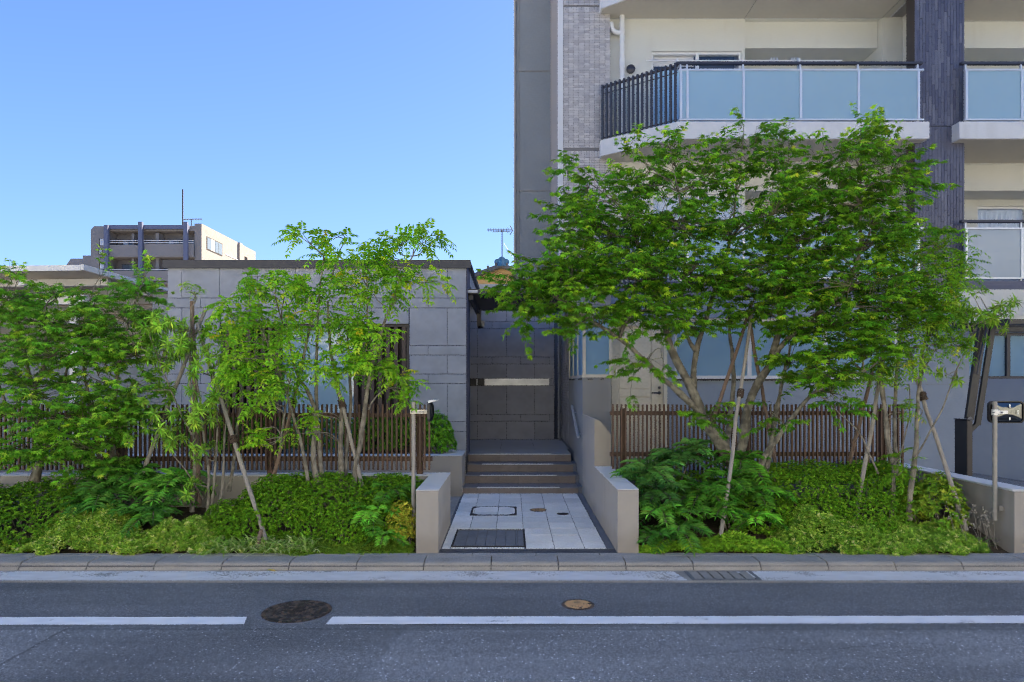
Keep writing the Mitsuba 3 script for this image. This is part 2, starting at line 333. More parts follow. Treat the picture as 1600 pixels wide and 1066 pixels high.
# the paved walkway up to the steps
WZ = lambda y: 0.075 + 0.015 * (y - 6.5)
walk = put('walkway', MB().add([[-0.70, 6.64, WZ(6.64) - .004], [1.0, 6.64, WZ(6.64) - .004], [1.0, 9.80, WZ(9.8) - .004], [-0.70, 9.80, WZ(9.8) - .004]], [[0, 1, 2, 3]]).box(-0.70, 1.0, 6.45, 9.80, -0.05, 0.06), 'm_grout', **KIND)
cols = [-0.688, -0.465, -0.172, 0.1235, 0.417, 0.709, 0.925]
rows = [6.645, 6.905, 7.205, 7.51, 7.815, 8.12, 8.425, 8.73, 9.035, 9.34, 9.645, 9.712]
HOLES = [(-0.600, 0.135, 6.70, 7.475)]          # where the slate access cover lies
def minus(r, holes):
    out = [r]
    for hx0, hx1, hy0, hy1 in holes:
        nxt = []
        for x0, x1, y0, y1 in out:
            if x1 <= hx0 or x0 >= hx1 or y1 <= hy0 or y0 >= hy1: nxt.append((x0, x1, y0, y1)); continue
            if x0 < hx0: nxt.append((x0, hx0, y0, y1))
            if x1 > hx1: nxt.append((hx1, x1, y0, y1))
            a, b = max(x0, hx0), min(x1, hx1)
            if y0 < hy0: nxt.append((a, b, y0, hy0))
            if y1 > hy1: nxt.append((a, b, hy1, y1))
        out = nxt
    return [q for q in out if q[1] - q[0] > 0.02 and q[3] - q[2] > 0.012]
def paver(x0, x1, y0, y1, g=0.0032, gy=0.0085):
    m = MB()
    x0, x1, y0, y1 = x0 + g, x1 - g, y0 + gy, y1 - gy
    lift = float(RNG.uniform(0.0, 0.0016))
    b = 0.0025
    for_v = []
    for xx, yy, zz in [(x0 + b, y0 + b, 1), (x1 - b, y0 + b, 1), (x1 - b, y1 - b, 1), (x0 + b, y1 - b, 1), (x0, y0, .5), (x1, y0, .5), (x1, y1, .5), (x0, y1, .5), (x0, y0, -1), (x1, y0, -1), (x1, y1, -1), (x0, y1, -1)]:
        for_v.append([xx, yy, WZ(yy) + (lift if zz == 1 else lift - b if zz == .5 else -0.01)])
    f = [[0, 1, 2, 3]]
    for k in range(4):
        n = (k + 1) % 4
        f += [[4 + k, 4 + n, n, k], [8 + k, 8 + n, 4 + n, 4 + k]]
    return m.add(for_v, f)
for j in range(len(rows) - 1):
    for i in range(len(cols) - 1):
        for r in minus((cols[i], cols[i + 1], rows[j], rows[j + 1]), HOLES):
            put('tile', paver(*r), f'm_paver_{RNG.integers(3)}', walk)
put('slate_border', MB().box(0.928, 0.998, 6.645, 9.712, 0.03, 0.080).add([[0.928, 6.645, WZ(6.645) + .001], [0.998, 6.645, WZ(6.645) + .001], [0.998, 9.712, WZ(9.712) + .001], [0.928, 9.712, WZ(9.712) + .001]], [[0, 1, 2, 3]]), 'm_slate', walk)
put('side_floor', box(-0.90, -0.70, 7.72, 9.75, 0.0, 0.092), 'm_slate', walk)

# slot drain across the front of the walkway
d = thing('slot_drain', 'long dark slotted drain grate across the front of the tiled walkway', 'drain')
put('channel', box(-0.695, 0.998, 6.472, 6.640, 0.02, 0.050), 'm_black', d)
gm = MB()
for k in range(118):
    x = -0.69 + k * 0.01435
    gm.box(x, x + 0.0075, 6.482, 6.632, 0.060, 0.0755)
gm.box(-0.695, 0.998, 6.472, 6.481, 0.05, 0.077); gm.box(-0.695, 0.998, 6.633, 6.642, 0.05, 0.077)
put('slot_bars', gm, 'm_cover', d, kind='stuff')

# the steps
st = put('steps', box(-0.706, 0.995, 9.745, 13.9, -0.05, 0.18), 'm_grout', **KIND)
SY = [9.712, 10.14, 10.55, 10.93, 13.85]; SZ = [WZ(9.712), 0.205, 0.32, 0.44, 0.556]
RX = 0.945
for k in range(4):
    y0, y1, z0, z1 = SY[k], SY[k + 1], SZ[k], SZ[k + 1]
    put('step_core', box(-0.704, RX - .002, y0 + 0.012, y1 + 0.012, 0, z1 - 0.012), 'm_grout', st)
    xs = np.array([-0.702, -0.49, -0.195, 0.10, 0.395, 0.69, RX]) + (0.0 if k % 2 == 0 else 0.0)
    for i in range(6):
        put('riser_tile', front_slab(xs[i] + .0015, xs[i + 1] - .0015, z0 + .001, z1 - 0.013, y0, y0 + 0.02, 0.002), f'm_stair_{RNG.integers(2)}', st)
        if k < 3:
            put('tread_tile', box(xs[i] + .0015, xs[i + 1] - .0015, y0 - 0.004, y1 - 0.001, z1 - 0.012, z1, b=0.002), 'm_tread', st)
    put('nosing_strip', box(-0.50 + 0.02 * k, 0.68 - 0.02 * k, y0 - 0.006, y0 + 0.034, z1 - .006, z1 + 0.0045), 'm_white_metal', st)
lx = np.array([-0.702, -0.20, 0.395, 0.985]); ly = [10.93, 11.9, 12.9, 13.845]
for i in range(3):
    for j in range(3):
        put('landing_tile', box(lx[i] + .002, (lx[i + 1] if i < 2 else (RX if j == 0 else 0.99)) - .002, ly[j] - (0.004 if j == 0 else -.002), ly[j + 1] - .002, 0.544, 0.556 + 0.0004 * ((i + j) % 3), b=0.002), 'm_landing', st)
put('landing_wing', box(-1.75, -0.708, 11.05, 13.845, 0.0, 0.553), 'm_landing', st)
put('stair_border', MB().box(RX + .002, 0.996, 9.715, 10.93, 0.02, 0.215).box(RX + .002, 0.996, 10.14, 10.93, 0.2, 0.33).box(RX + .002, 0.996, 10.55, 10.93, 0.3, 0.45).box(0.987, 0.998, 10.93, 13.8, .4, .60), 'm_slate', st)
# ------------------------------------------------------------------ walls along the walkway
w = thing('low_wall', 'low beige rendered wall with square front end on the left side of the walkway', 'wall')
put('body', MB().box(-0.912, -0.697, 6.475, 7.745, -0.03, 0.664, b=0.006), 'm_plaster', w)
put('coping', box(-0.913, -0.696, 6.474, 7.746, 0.6645, 0.676, b=0.004), 'm_coping', w)
rw = thing('retaining_wall', 'long beige retaining wall with pale coping under the left slat fence', 'wall')
put('body', box(-14, -0.914, 7.50, 7.735, -0.03, 0.664), 'm_plaster', rw)
put('coping', box(-14, -0.914, 7.492, 7.743, 0.6645, 0.675, b=0.004), 'm_coping', rw)
w = thing('low_wall', 'low beige rendered wall on the right side of the walkway, its front end square', 'wall')
put('body', MB().box(1.0, 1.203, 6.475, 8.27, -0.03, 0.672, b=0.006), 'm_plaster', w)
put('coping', box(0.999, 1.204, 6.474, 8.269, 0.6725, 0.684, b=0.004), 'm_coping', w)
w = thing('stair_wall', 'taller beige wall beside the steps with a sloped and rounded top corner', 'wall')
prof = [(1.0, -0.03), (1.20, -0.03), (1.20, 1.06), (1.185, 1.085), (1.10, 1.195), (1.075, 1.225), (1.05, 1.238), (1.0, 1.25)]
put('body', MB().prism(prof, 1, 8.273, 9.66), 'm_plaster', w)
w = thing('planter_wall', 'low beige planter wall in front of the grey panel building, beside the steps', 'wall')
put('body', MB().box(-14, -0.70, 9.58, 9.80, 0.0, 0.664, b=0.005).box(-0.99, -0.70, 9.80, 10.29, 0, 0.664), 'm_plaster', w)
put('coping', MB().box(-14, -0.699, 9.574, 9.80, 0.6645, 0.677, b=0.004).box(-0.99, -0.699, 9.80, 10.29, 0.6645, 0.677), 'm_coping', w)
put('planter_soil', sheet(-14, -0.99, 9.80, 10.28, 0.60), 'm_soil', **KIND)
w = thing('boundary_wall', 'low beige wall with white coping at the right end of the planting bed', 'wall')
put('body', box(4.765, 4.955, 6.475, 9.6, -0.05, 0.658, b=0.005), 'm_plaster', w)
put('coping', box(4.745, 4.97, 6.470, 9.6, 0.6585, 0.680, b=0.004), 'm_slab_edge', w)

# ------------------------------------------------------------------ the grey panel building (left)
GY = 10.30
g = thing('gatehouse', 'single storey building clad in grey stone panels with a dark flat roof edge', 'building')
X0, X1, ZT = -5.19, -0.69, 3.475
HX0, HX1, HZ = -4.39, -1.555, 2.582
core = MB()
core.box(X0, HX0, GY + .02, GY + .3, 0, ZT).box(HX1, X1 + .0, GY + .02, GY + .3, 0, ZT).box(HX0, HX1, GY + .02, GY + .3, HZ, ZT)
core.box(HX0, HX1, GY + .02, GY + .3, 0, 0.60)
core.box(X0, X0 + .2, GY + .3, 17, 0, ZT).box(X0, X1, 16.8, 17, 0, ZT).box(X0, X1, GY + .3, 17, ZT - .15, ZT - .01)
core.box(X1 - .015, X1 - .215, GY + .3, 11.0, 0, ZT).box(-1.8, X1 - .22, 11.0, 11.2, 0, ZT).box(-1.9, -1.7, 11.2, 17, 0, ZT)
wall = put('wall', core, 'm_joint', g)
zs = [0.667]
vj = [704, 674, 658.6, 599.7, 584.7, 555, 540, 481.5, 466, 413]
zj = [CAM_Z + (600 - v) / F * GY for v in vj]; zj[0] = 0.60
thick_x0 = (699 - 800) / F * GY; thin_x0 = (669 - 800) / F * GY; PW = 59.2 / F * GY
G = 0.0032
def panel_rows(zj, thick0, thin0, xa, xb, yf, holes, names, parent, rng, first_thin=False):
    for r in range(len(zj) - 1):
        z0, z1 = zj[r], zj[r + 1]
        o = thin0 if (z1 - z0) < 0.20 else thick0
        e = sorted({xa, xb} | {o + k * PW for k in range(-14, 8) if xa + .02 < o + k * PW < xb - .02})
        for x0, x1 in zip(e[:-1], e[1:]):
            for q in minus((x0, x1, z0, z1), holes):
                put('panel', front_slab(q[0] + G, q[1] - G, q[2] + G, q[3] - G, yf + float(rng.uniform(0, .0015)), yf + .03), names[rng.integers(len(names))], parent)
panel_rows(zj, thick_x0, thin_x0, X0, X1, GY - 0.012, [(HX0, HX1, 0, HZ)], [f'm_panel_{i}' for i in range(4)], wall, RNG)
# the short right return and its metal corner trim
put('corner_trim', box(X1 + .001, X1 + .014, GY - 0.014, 11.0, 0.60, ZT), 'm_navy_beam', g)
rf = put('roof', MB().box(X0 - .05, X1 + .065, GY - .05, 17.1, ZT + .002, ZT + .06).box(X0 - .055, X1 + .07, GY - .055, GY - .03, ZT - .055, ZT + .064), 'm_rail_dark', g)
put('parapet_panel', box(X1 - .01, X1 + .012, 11.0, 17, 3.26, ZT), 'm_panel_1', g)
win = put('window', MB().box(HX0, HX0 + .04, GY + .02, GY + .24, .60, HZ).box(HX1 - .04, HX1, GY + .02, GY + .24, .60, HZ).box(HX0 + .04, HX1 - .04, GY + .02, GY + .24, HZ - .04, HZ), 'm_dark_brown', g)
gx0, gx1 = (436 - 800) / F * GY, (551 - 800) / F * GY
put('frosted_pane', box(gx0, gx1, GY + .16, GY + .175, .60, HZ - .04), 'm_film', win)
put('glass', MB().add([[gx0, GY + .12, .6], [gx1, GY + .12, .6], [gx1, GY + .12, HZ - .04], [gx0, GY + .12, HZ - .04]], [[0, 1, 2, 3]]), 'm_pane', win)
for a, b in ((HX0, gx0 - .002), (gx1 + .002, HX1)): put('backing', box(a, b, GY + .19, GY + .21, .6, HZ - .04), 'm_dark_brown', win)
lv = mikit.ply(box(0, 0.062, GY + .03, GY + .15, .60, HZ - .042, b=.003).get(), 'm_louvre')
for a, b in ((HX0 + .05, gx0 - .01), (gx1 + .01, HX1 - .05)):
    n = int((b - a) / 0.102)
    for k in range(n):
        put_copy('louvre', lv, win, T().translate([a + (b - a - .062) * k / (n - 1), float(RNG.uniform(-.01, .01)), 0]))

# porch: back wall, canopy
pw = thing('porch_wall', 'dark brown stone panel wall at the back of the entrance porch', 'wall')
PY = 13.85
pcore = put('core', box(-1.75, 0.86, PY + .015, PY + .2, 0.3, 3.52), 'm_joint', pw)
pvj = [686.7, 658.3, 647.9, 602.8, 591.6, 569, 558, 513.3, 502.8, 484]
pz = [CAM_Z + (600 - v) / F * PY for v in pvj]; pz[0] = 0.557; pz[-1] = 3.52
PWs = PW; PW = 44.6 / F * PY
panel_rows(pz, (835.5 - 800) / F * PY, (813.4 - 800) / F * PY, -1.75, 0.858, PY, [], [f'm_porch_{i}' for i in range(3)], pcore, RNG)
PW = PWs
np_ = thing('name_plate', 'long polished steel band across the dark porch wall', 'plate')
put('band', box((757 - 800) / F * PY, (858 - 800) / F * PY, PY - 0.02, PY - 0.004, pz[3] + .004, pz[4] - .002, b=.002), 'm_steel', np_)
put('dark_end', box(-0.86, (757 - 800) / F * PY - .001, PY - 0.02, PY - 0.004, pz[3] + .004, pz[4] - .002, b=.002), 'm_black', np_)  # black piece stands for a dark reflection in the steel band
put('end_post', box(-0.72, -0.70, PY - .034, PY - .021, pz[3] + .01, pz[4] - .01), 'm_alu', np_)
hd = thing('pull_handle', 'slim pale vertical pull handle at the right edge of the porch wall', 'handle')
a = P(865.5, 577, 13.78); b = P(865.5, 622, 13.78)
put('bar', MB().tube([a, b], 0.012, 8), 'm_handrail', hd); put('bracket', MB().box(a[0] - .008, a[0] + .008, 13.78, 13.845, b[2] + .05, b[2] + .07).box(a[0] - .008, a[0] + .008, 13.78, 13.845, a[2] - .07, a[2] - .05), 'm_alu', hd)
cn = thing('porch_canopy', 'dark flat canopy roof spanning between the panel building and the apartment block', 'canopy')
put('slab', box(-0.672, 0.99, 10.50, 12.92, 3.062, 3.13), 'm_dark_brown', cn)
put('edge_beam', box(-0.672, 0.99, 10.48, 10.498, 3.058, 3.137, b=.003), 'm_rail_dark', cn)
put('side_beam', box(-0.671, -0.60, 10.55, 12.9, 2.98, 3.06), 'm_rail_dark', cn)
put('front_cap', box(-0.675, -0.53, 10.44, 10.478, 3.075, 3.115), 'm_alu_white', cn)
cm = thing('porch_camera', 'small beige drop bracket with a white sensor unit hanging under the porch canopy', 'camera')
a = P(748.5, 487, 12.7); b = P(748.5, 511, 12.7)
put('bracket', box(a[0] - .038, a[0] + .038, 12.66, 12.76, b[2], 3.062, b=.004), 'm_stake_pale', cm)
put('sensor', box(a[0] + .045, a[0] + .105, 12.63, 12.75, b[2] + .0, b[2] + .11, b=.008), 'm_white_metal', cm)
put('lens', MB().tube([[a[0] - .0, 12.62, b[2] - .02], [a[0] + .06, 12.70, b[2] + .0]], 0.022, 10), 'm_black', cm)

# ------------------------------------------------------------------ the apartment block (right)
A = thing('apartment_building', 'tall cream apartment block with balconies, a navy tiled pillar and a pale tiled corner', 'building')
TOP = 22.0
BYF = 12.5                 # balcony front
WY = 13.83                 # facade wall
fl = {2: 3.57, 3: 6.48, 4: 9.38}
NX0, NX1, NY = 7.51, 8.42, 12.72
m = MB()
m.box(0.06, 1.42, 16.8, 24, 0, TOP)
put('side_wing', m, 'm_far_grey', A)
jm = MB()
for v in (111, 298): 
    z = P(0, v, 16.79)[2]; jm.box(0.06, 1.2, 16.785, 16.798, z - .012, z + .012)
jm.box(0.06, 0.10, 16.77, 16.798, 2, TOP); jm.box(0.16, 0.175, 16.785, 16.798, 2, TOP)
put('wing_joint', jm, 'm_gutter', A)
tw = put('tile_wall', box(0.945, 1.965, 13.665, 16.79, 0, TOP), 'm_tile_joint', A)
put('corner_trim', MB().box(0.940, 1.02, 13.640, 13.664, 0.6, TOP).box(0.925, 0.944, 13.64, 13.80, 0.6, TOP), 'm_slab_edge', A)
tb = {0: MB(), 1: MB(), 2: MB()}
z = 2.5; r = 0
bands = [P(0, 34 / 3.8, 13.65)[2], P(0, 888 / 3.8, 13.65)[2], P(0, 888 / 3.8, 13.65)[2] - 2.91]
while z < 12.0:
    h = 0.05
    bd = [q for q in bands if abs(z + .025 - q) < 0.03]
    sold = [q for q in bands if -0.13 < z - q < -0.025]
    if not bd and not sold:
        for c in range(9):
            x = 1.024 + c * 0.1045
            tb[RNG.choice(3, p=[.5, .33, .17])].add(*front_slab(x + .003, x + 0.1015, z + .003, z + .047, 13.652 + RNG.uniform(0, .002), 13.666, .0015))
    z += h
for q in bands:                                   # upright course under each joint
    for c in range(18):
        x = 1.024 + c * 0.05225
        tb[RNG.choice(3)].add(*front_slab(x + .003, x + .049, q - .128, q - .03, 13.652, 13.666, .0015))
for i in range(3): put('wall_tile', tb[i], f'm_tile_{i}', tw, kind='stuff')
# main mass behind the facade
MX1 = 26.0
m = MB()
def wall_hole(m, x0, x1, y0, y1, z0, z1, holes):
    for q in minus((x0, x1, z0, z1), [(h[0], h[1], h[2], h[3]) for h in holes]): m.box(q[0], q[1], y0, y1, q[2], q[3])
WIN3 = (2.83, 4.66, 6.52, 8.42); WIN2 = (2.83, 4.66, 3.62, 5.52)
wall_hole(m, 1.967, 4.72, WY, WY + .25, 2.6, TOP, [WIN3, WIN2])
put('front_wall', m, 'm_cream', A)
m = MB()
RB = 14.6
for f in (2, 3):
    zf = fl[f]
    m2 = [(5.0, 6.9, zf + .05, zf + 1.85)] if f == 2 else [(5.0, 6.9, zf + .05, zf + 1.85)]
    wall_hole(m, 4.72, 7.46, RB, RB + .25, zf - .3, zf + 2.6, m2)
    m3 = [(9.95, 12.0, zf + .03, zf + 1.91)]
    wall_hole(m, NX1, 16, RB, RB + .25, zf - .3, zf + 2.6, m3)
    m.box(4.745, 7.455, 13.93, RB - .002, zf + 2.05, zf + 2.6)      # beam of the set-back bay
    m.box(NX1 + .002, 16, 13.93, RB - .002, zf + 2.05, zf + 2.6)
    m.box(4.73, 7.46, 13.832, 13.928, zf + 2.586, zf + 2.88); m.box(NX1 + .01, 15.9, 13.9, 13.928, zf + 2.586, zf + 2.88)
    m.box(4.722, 4.743, WY + .252, RB - .002, zf, zf + 2.6)
put('bay_wall', m, 'm_cream', A)
put('pilaster', MB().box(7.465, 7.90, 13.77, RB + .2, 2.6, TOP), 'm_cream', A)
m = MB().box(1.97, MX1, RB + .6, 24, 2.9, TOP).box(4.73, 7.46, 13.9, RB + .6, 9.7, TOP).box(NX1 + .01, MX1, 13.9, RB + .6, 9.7, TOP).box(16, MX1, 12.6, RB + .6, 0, TOP)
for f in (2, 3, 4): m.box(1.97, 16, WY + .26, RB + .59, fl[f] - .29, fl[f] - .02)
for f in (2, 3, 4): m.box(7.645, 8.185, 13.005, WY + .2, fl[f] - .305, fl[f] - .012)
put('main_block', m, 'm_far_wall', A)
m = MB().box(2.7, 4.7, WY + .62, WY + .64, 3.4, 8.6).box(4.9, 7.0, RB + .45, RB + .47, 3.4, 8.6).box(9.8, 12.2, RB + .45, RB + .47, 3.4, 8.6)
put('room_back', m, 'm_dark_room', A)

def window(parent, x0, x1, z0, z1, y, split, curtain='m_curtain', blind=None, fm='m_alu_white', drop=.02, pane='m_pane'):
    """A sliding window set in a hole: frame, meeting stiles, two panes, a curtain behind."""
    fr = MB(); t = 0.045
    fr.box(x0, x1, y + .05, y + .12, z1 - t, z1).box(x0, x1, y + .05, y + .12, z0, z0 + t).box(x0, x0 + t, y + .05, y + .12, z0 + t, z1 - t).box(x1 - t, x1, y + .05, y + .12, z0 + t, z1 - t)
    for s in split: fr.box(s - .03, s + .03, y + .045, y + .125, z0 + t, z1 - t)
    k = put('window', fr, fm, parent)
    e = [x0 + t] + list(split) + [x1 - t]
    for i in range(len(e) - 1):
        yy = y + .085 + (.012 if i % 2 else 0)
        put('pane', MB().add([[e[i], yy, z0 + t], [e[i + 1], yy, z0 + t], [e[i + 1], yy, z1 - t], [e[i], yy, z1 - t]], [[0, 1, 2, 3]]), pane, k)
    if curtain == 'm_film':
        put('film', box(x0 + .03, x1 - .03, y + .16, y + .17, z0 + .02, z1 - drop), curtain, k)
    elif curtain:
        xs = np.linspace(x0 + .03, x1 - .03, int((x1 - x0) * 46)); yy = y + .20 + .018 * np.sin(xs * 58) + .008 * np.sin(xs * 131)
        n = len(xs); v = np.vstack([np.stack([xs, yy, xs * 0 + z0 + .02], 1), np.stack([xs, yy, xs * 0 + z1 - .02], 1)]); i = np.arange(n - 1)
        put('curtain', MB().add(v, np.stack([i, i + 1, i + 1 + n, i + n], 1)), curtain, k, smooth=True)
    if blind:
        bm = MB()
        for s in range(int((z1 - z0) * blind[2] / .03)): bm.box(blind[0], blind[1], y + .15, y + .165, z1 - .06 - s * .03, z1 - .035 - s * .03)
        put('blind', bm, 'm_blind', k, kind='stuff')
    return k
window(A, *WIN3[:2], WIN3[2], WIN3[3], WY, [3.77], 'm_film', blind=(2.9, 3.72, .12), drop=.32)  # blue panel behind this glass stands for reflected sky
window(A, *WIN2[:2], WIN2[2], WIN2[3], WY, [3.77])
for f in (2, 3):
    window(A, 5.0, 6.9, fl[f] + .05, fl[f] + 1.85, RB, [5.95])
    window(A, 9.95, 12.0, fl[f] + .03, fl[f] + 1.91, RB, [11.03])
# navy tiled pillar
np1 = put('pillar', MB().box(NX0 + .006, NX1 - .006, NY + .012, 13.0, 2.7, TOP), 'm_joint', A)
put('pillar_side', MB().box(NX0 - .004, NX0 + .005, NY + .02, 13.0, 2.7, TOP), 'm_dark_brown', np1)
put('pillar_edge', MB().box(NX0 - .004, NX0 + .03, NY - .002, NY + .018, 2.7, TOP).box(NX1 - .03, NX1 + .004, NY - .002, NY + .018, 2.7, TOP), 'm_navy_0', np1)
cw = (NX1 - NX0 - .064) / 15; nt = {0: MB(), 1: MB(), 2: MB()}
seamz = P(0, 750 / 3.8 + 0, NY)[2]
for c in range(15):
    x = NX0 + .032 + c * cw; zz = 2.72 - .12 * (c % 3) - .03 * (c % 2)
    while zz < 11.0:
        z1 = zz + .37
        for a, b in (((zz, z1),) if not zz < seamz < z1 else ((zz, seamz - .006), (seamz + .006, z1))):
            if b - a > .03: nt[RNG.choice(3, p=[.5, .27, .23])].add(*front_slab(x + .003, x + cw - .003, a + .0025, b - .0025, NY + RNG.uniform(-.004, .004), NY + .013, .003))
        zz = z1
for i in range(3): put('pillar_tile', nt[i], f'm_navy_{i}', np1, kind='stuff')

# balconies
def balcony_slab(zf, th, pts, yb, mtop='m_slab_edge', soff='m_soffit'):
    poly = pts + [(pts[-1][0], yb), (pts[0][0], yb)]
    from shapely.geometry import Polygon
    ex = trimesh.creation.extrude_polygon(Polygon(poly), th, engine='earcut'); ex.apply_translation([0, 0, zf - th])
    k = put('balcony', ex, mtop, A)
    inn = Polygon(poly).buffer(-0.035, join_style=2)
    s_ = trimesh.creation.extrude_polygon(inn, 0.006, engine='earcut'); s_.apply_translation([0, 0, zf - th - .0045])
    put('soffit', s_, soff, k)
    return k
PL = [(1.75, 13.45), (3.02, BYF), (7.64, BYF)]
PR = [(8.19, BYF), (15.9, BYF)]
def glass_rail(k, x0, x1, posts, zf, pane, dark='m_rail_dark', ends=(True, True)):
    y = BYF + .07
    put('top_rail', box(x0 - .04, x1 + .05, y - .03, y + .045, zf + 1.075, zf + 1.125, b=.006), dark, k)
    put('glazing_rail', MB().box(x0, x1 + .06, y - .05, y - .005, zf + .945, zf + .98, b=.003).box(x0, x1 + .06, y - .05, y - .005, zf + .035, zf + .065, b=.003), 'm_alu', k)
    for p in posts: put('post', MB().box(p - .022, p + .022, y - .05, y - .01, zf + .066, zf + .944).box(p - .014, p + .014, y - .02, y + .02, zf + .0, zf + 1.074), 'm_alu', k)
    e = sorted(posts)
    for a, b in zip(e[:-1], e[1:]):
        put('glass_panel', box(a + .024, b - .024, y - .032, y - .022, zf + .067, zf + .943), pane, k)
def bar_rail(k, p0, p1, zf, n):
    p0, p1 = np.array([*p0, 0.0]), np.array([*p1, 0.0]); d = (p1 - p0) / np.linalg.norm(p1 - p0); nrm = np.array([d[1], -d[0], 0.0])
    q0, q1 = p0 - nrm * .07, p1 - nrm * .07
    if nrm[1] > 0: q0, q1 = p0 + nrm * .07, p1 + nrm * .07
    for nm, zz, rr in (('top_rail', zf + 1.06, .026), ('middle_rail', zf + .93, .010), ('lower_rail', zf + .06, .012)):
        put(nm, MB().tube([q0 + [0, 0, zz], q1 + [0, 0, zz]], rr, 8), 'm_rail_dark', k)
    o = nrm * (-.03 if nrm[1] > 0 else .03)
    bd = mikit.ply(box(-.02, .02, -.02, .02, 0.02, 1.10, b=.003).get(), 'm_rail_dark')
    for i in range(n):
        c = q0 + (q1 - q0) * (i + .15) / (n - .6) + o
        put_copy('baluster', bd, k, T().translate([float(c[0]), float(c[1]), zf]).rotate([0, 0, 1], math.degrees(math.atan2(d[1], d[0]))))
for f in (2, 3):
    zf = fl[f]
    kl = balcony_slab(zf, .31, PL, WY - .002, 'm_slab_edge' if f == 3 else 'm_navy_beam')
    glass_rail(kl, 3.06, 7.50, [3.10, 3.22, 4.25, 5.30, 6.36, 7.46], zf, 'm_frost')
    bar_rail(kl, PL[0], (3.0, BYF + .01), zf, 17)
    kr = balcony_slab(zf, .31, PR, 13.92, 'm_slab_edge' if f == 3 else 'm_navy_beam')
    glass_rail(kr, 8.30, 15.8, [8.34, 8.42 + .94, 10.36, 11.36, 12.36, 13.36, 14.36, 15.36], zf, 'm_frost' if f == 3 else 'm_frost_grey')
    put('return_wall', box(7.87, 8.30, 13.002, 13.76, zf + .001, zf + 2.585), 'm_cream', kl)
k4 = balcony_slab(fl[4], .31, PL, WY - .002); k5 = balcony_slab(fl[4], .31, PR, 13.92)
sj = MB()
for u0, v0, u1, v1 in ((1181.6, 0, 1163.5, 29), (1405.3, 0, 1374, 32.5)):
    zs_ = fl[4] - .31 - .006; Y0, Y1 = 12.75, 13.82
    x_ = (u1 - 800) / F * (zs_ - CAM_Z) * F / (600 - v1); sj.box(x_ - .004, x_ + .004, Y0, Y1, zs_ - .003, zs_ + .001)
put('soffit_joint', sj, 'm_gutter', k4)
# downpipe with its elbow, and the vent cap
a = P(972.5, 30, 13.66); zt = fl[4] - .31
put('downpipe', MB().tube([[a[0], 13.70, zt], [a[0], 13.70, fl[3]]], .05, 14).tube([[a[0], 13.70, 8.02], [a[0], 13.70, 8.20]], .058, 14).tube(spline([[a[0], 13.70, 8.72], [a[0] - .11, 13.70, 8.73], [a[0] - .19, 13.70, 8.79], [a[0] - .215, 13.70, 8.90], [a[0] - .215, 13.70, zt]], 14), .046, 12), 'm_alu_white', A, smooth=50)
a = P(986, 107, WY - .06)
put('vent_cap', MB().tube([[a[0], WY + .0, a[2]], [a[0], WY - .05, a[2]]], .085, 20).tube([[a[0], WY - .052, a[2]], [a[0], WY - .075, a[2]]], [.085, .045], 20), 'm_rail_dark', A, smooth=40)

# ground floor: the part that stands forward, with corner window, door and windows
GF = 9.90
g1 = MB()
def zP(v, Y): return CAM_Z + (600 - v) / F * Y
DX0, DX1 = (958 - 800) / F * GF, (1040 - 800) / F * GF
W1 = (2.36, 5.62, zP(592, GF), zP(497, GF))
CWz0, CWz1 = zP(590, 9.66), zP(497, 9.66)
wall_hole(g1, 1.40, 6.63, GF, GF + .2, 0, 2.93, [(DX0 - .03, DX1 + .02, .0, zP(500, GF)), W1])
g1.box(1.40, 6.63, GF + .2, 12.6, 2.75, 2.929).box(6.43, 6.63, GF + .2, 12.0, 0, 2.93)
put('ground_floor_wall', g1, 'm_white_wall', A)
cs = MB().box(1.0, 1.20, 9.66, 12.0, 0.0, CWz0).box(1.20, 1.40, 9.66, 9.9, 0, CWz0).box(1.0, 1.40, 9.66, 12.0, CWz1, 2.95).box(1.05, 1.395, 9.92, 12.0, 0, 0.2).box(1.0, 1.4, 11.96, 12.0, CWz0, CWz1)
put('corner_wall', cs, 'm_grey_plaster', A)
cwf = MB()
for x, y in ((1.02, 9.68), (1.395, 9.68)): cwf.box(x - .02, x + .025, y - .022, y + .025, CWz0 + .0, CWz1)
for y in (10.45, 11.2, 11.93): cwf.box(0.995, 1.03, y - .02, y + .02, CWz0, CWz1)
cwf.box(1.03, 1.40, 9.655, 9.70, CWz0, CWz0 + .045).box(.995, 1.04, 9.70, 11.95, CWz0, CWz0 + .04)
cwn = put('corner_window', cwf, 'm_cream_metal', A)
put('pane', MB().add([[1.04, 9.685, CWz0], [1.375, 9.685, CWz0], [1.375, 9.685, CWz1], [1.04, 9.685, CWz1]], [[0, 1, 2, 3]]), 'm_film_glass', cwn)
for y0, y1 in ((9.70, 10.43), (10.47, 11.18), (11.22, 11.91)):
    put('pane', MB().add([[1.015, y1, CWz0 + .04], [1.015, y0, CWz0 + .04], [1.015, y0, CWz1], [1.015, y1, CWz1]], [[0, 1, 2, 3]]), 'm_film_glass', cwn)
put('screen', MB().box(1.09, 1.11, 9.80, 11.9, CWz0, CWz1).box(1.11, 1.39, 9.80, 9.82, CWz0, CWz1), 'm_film', cwn)
put('drain_clip', MB().box(.985, .999, 10.9, 11.8, CWz0 - .03, CWz0 - .012).box(.985, .999, 9.75, 10.2, CWz0 - .03, CWz0 - .012).box(1.07, 1.14, 9.645, 9.659, CWz0 - .03, CWz0 - .015).box(1.25, 1.30, 9.645, 9.659, CWz0 - .03, CWz0 - .015), 'm_black', cwn)
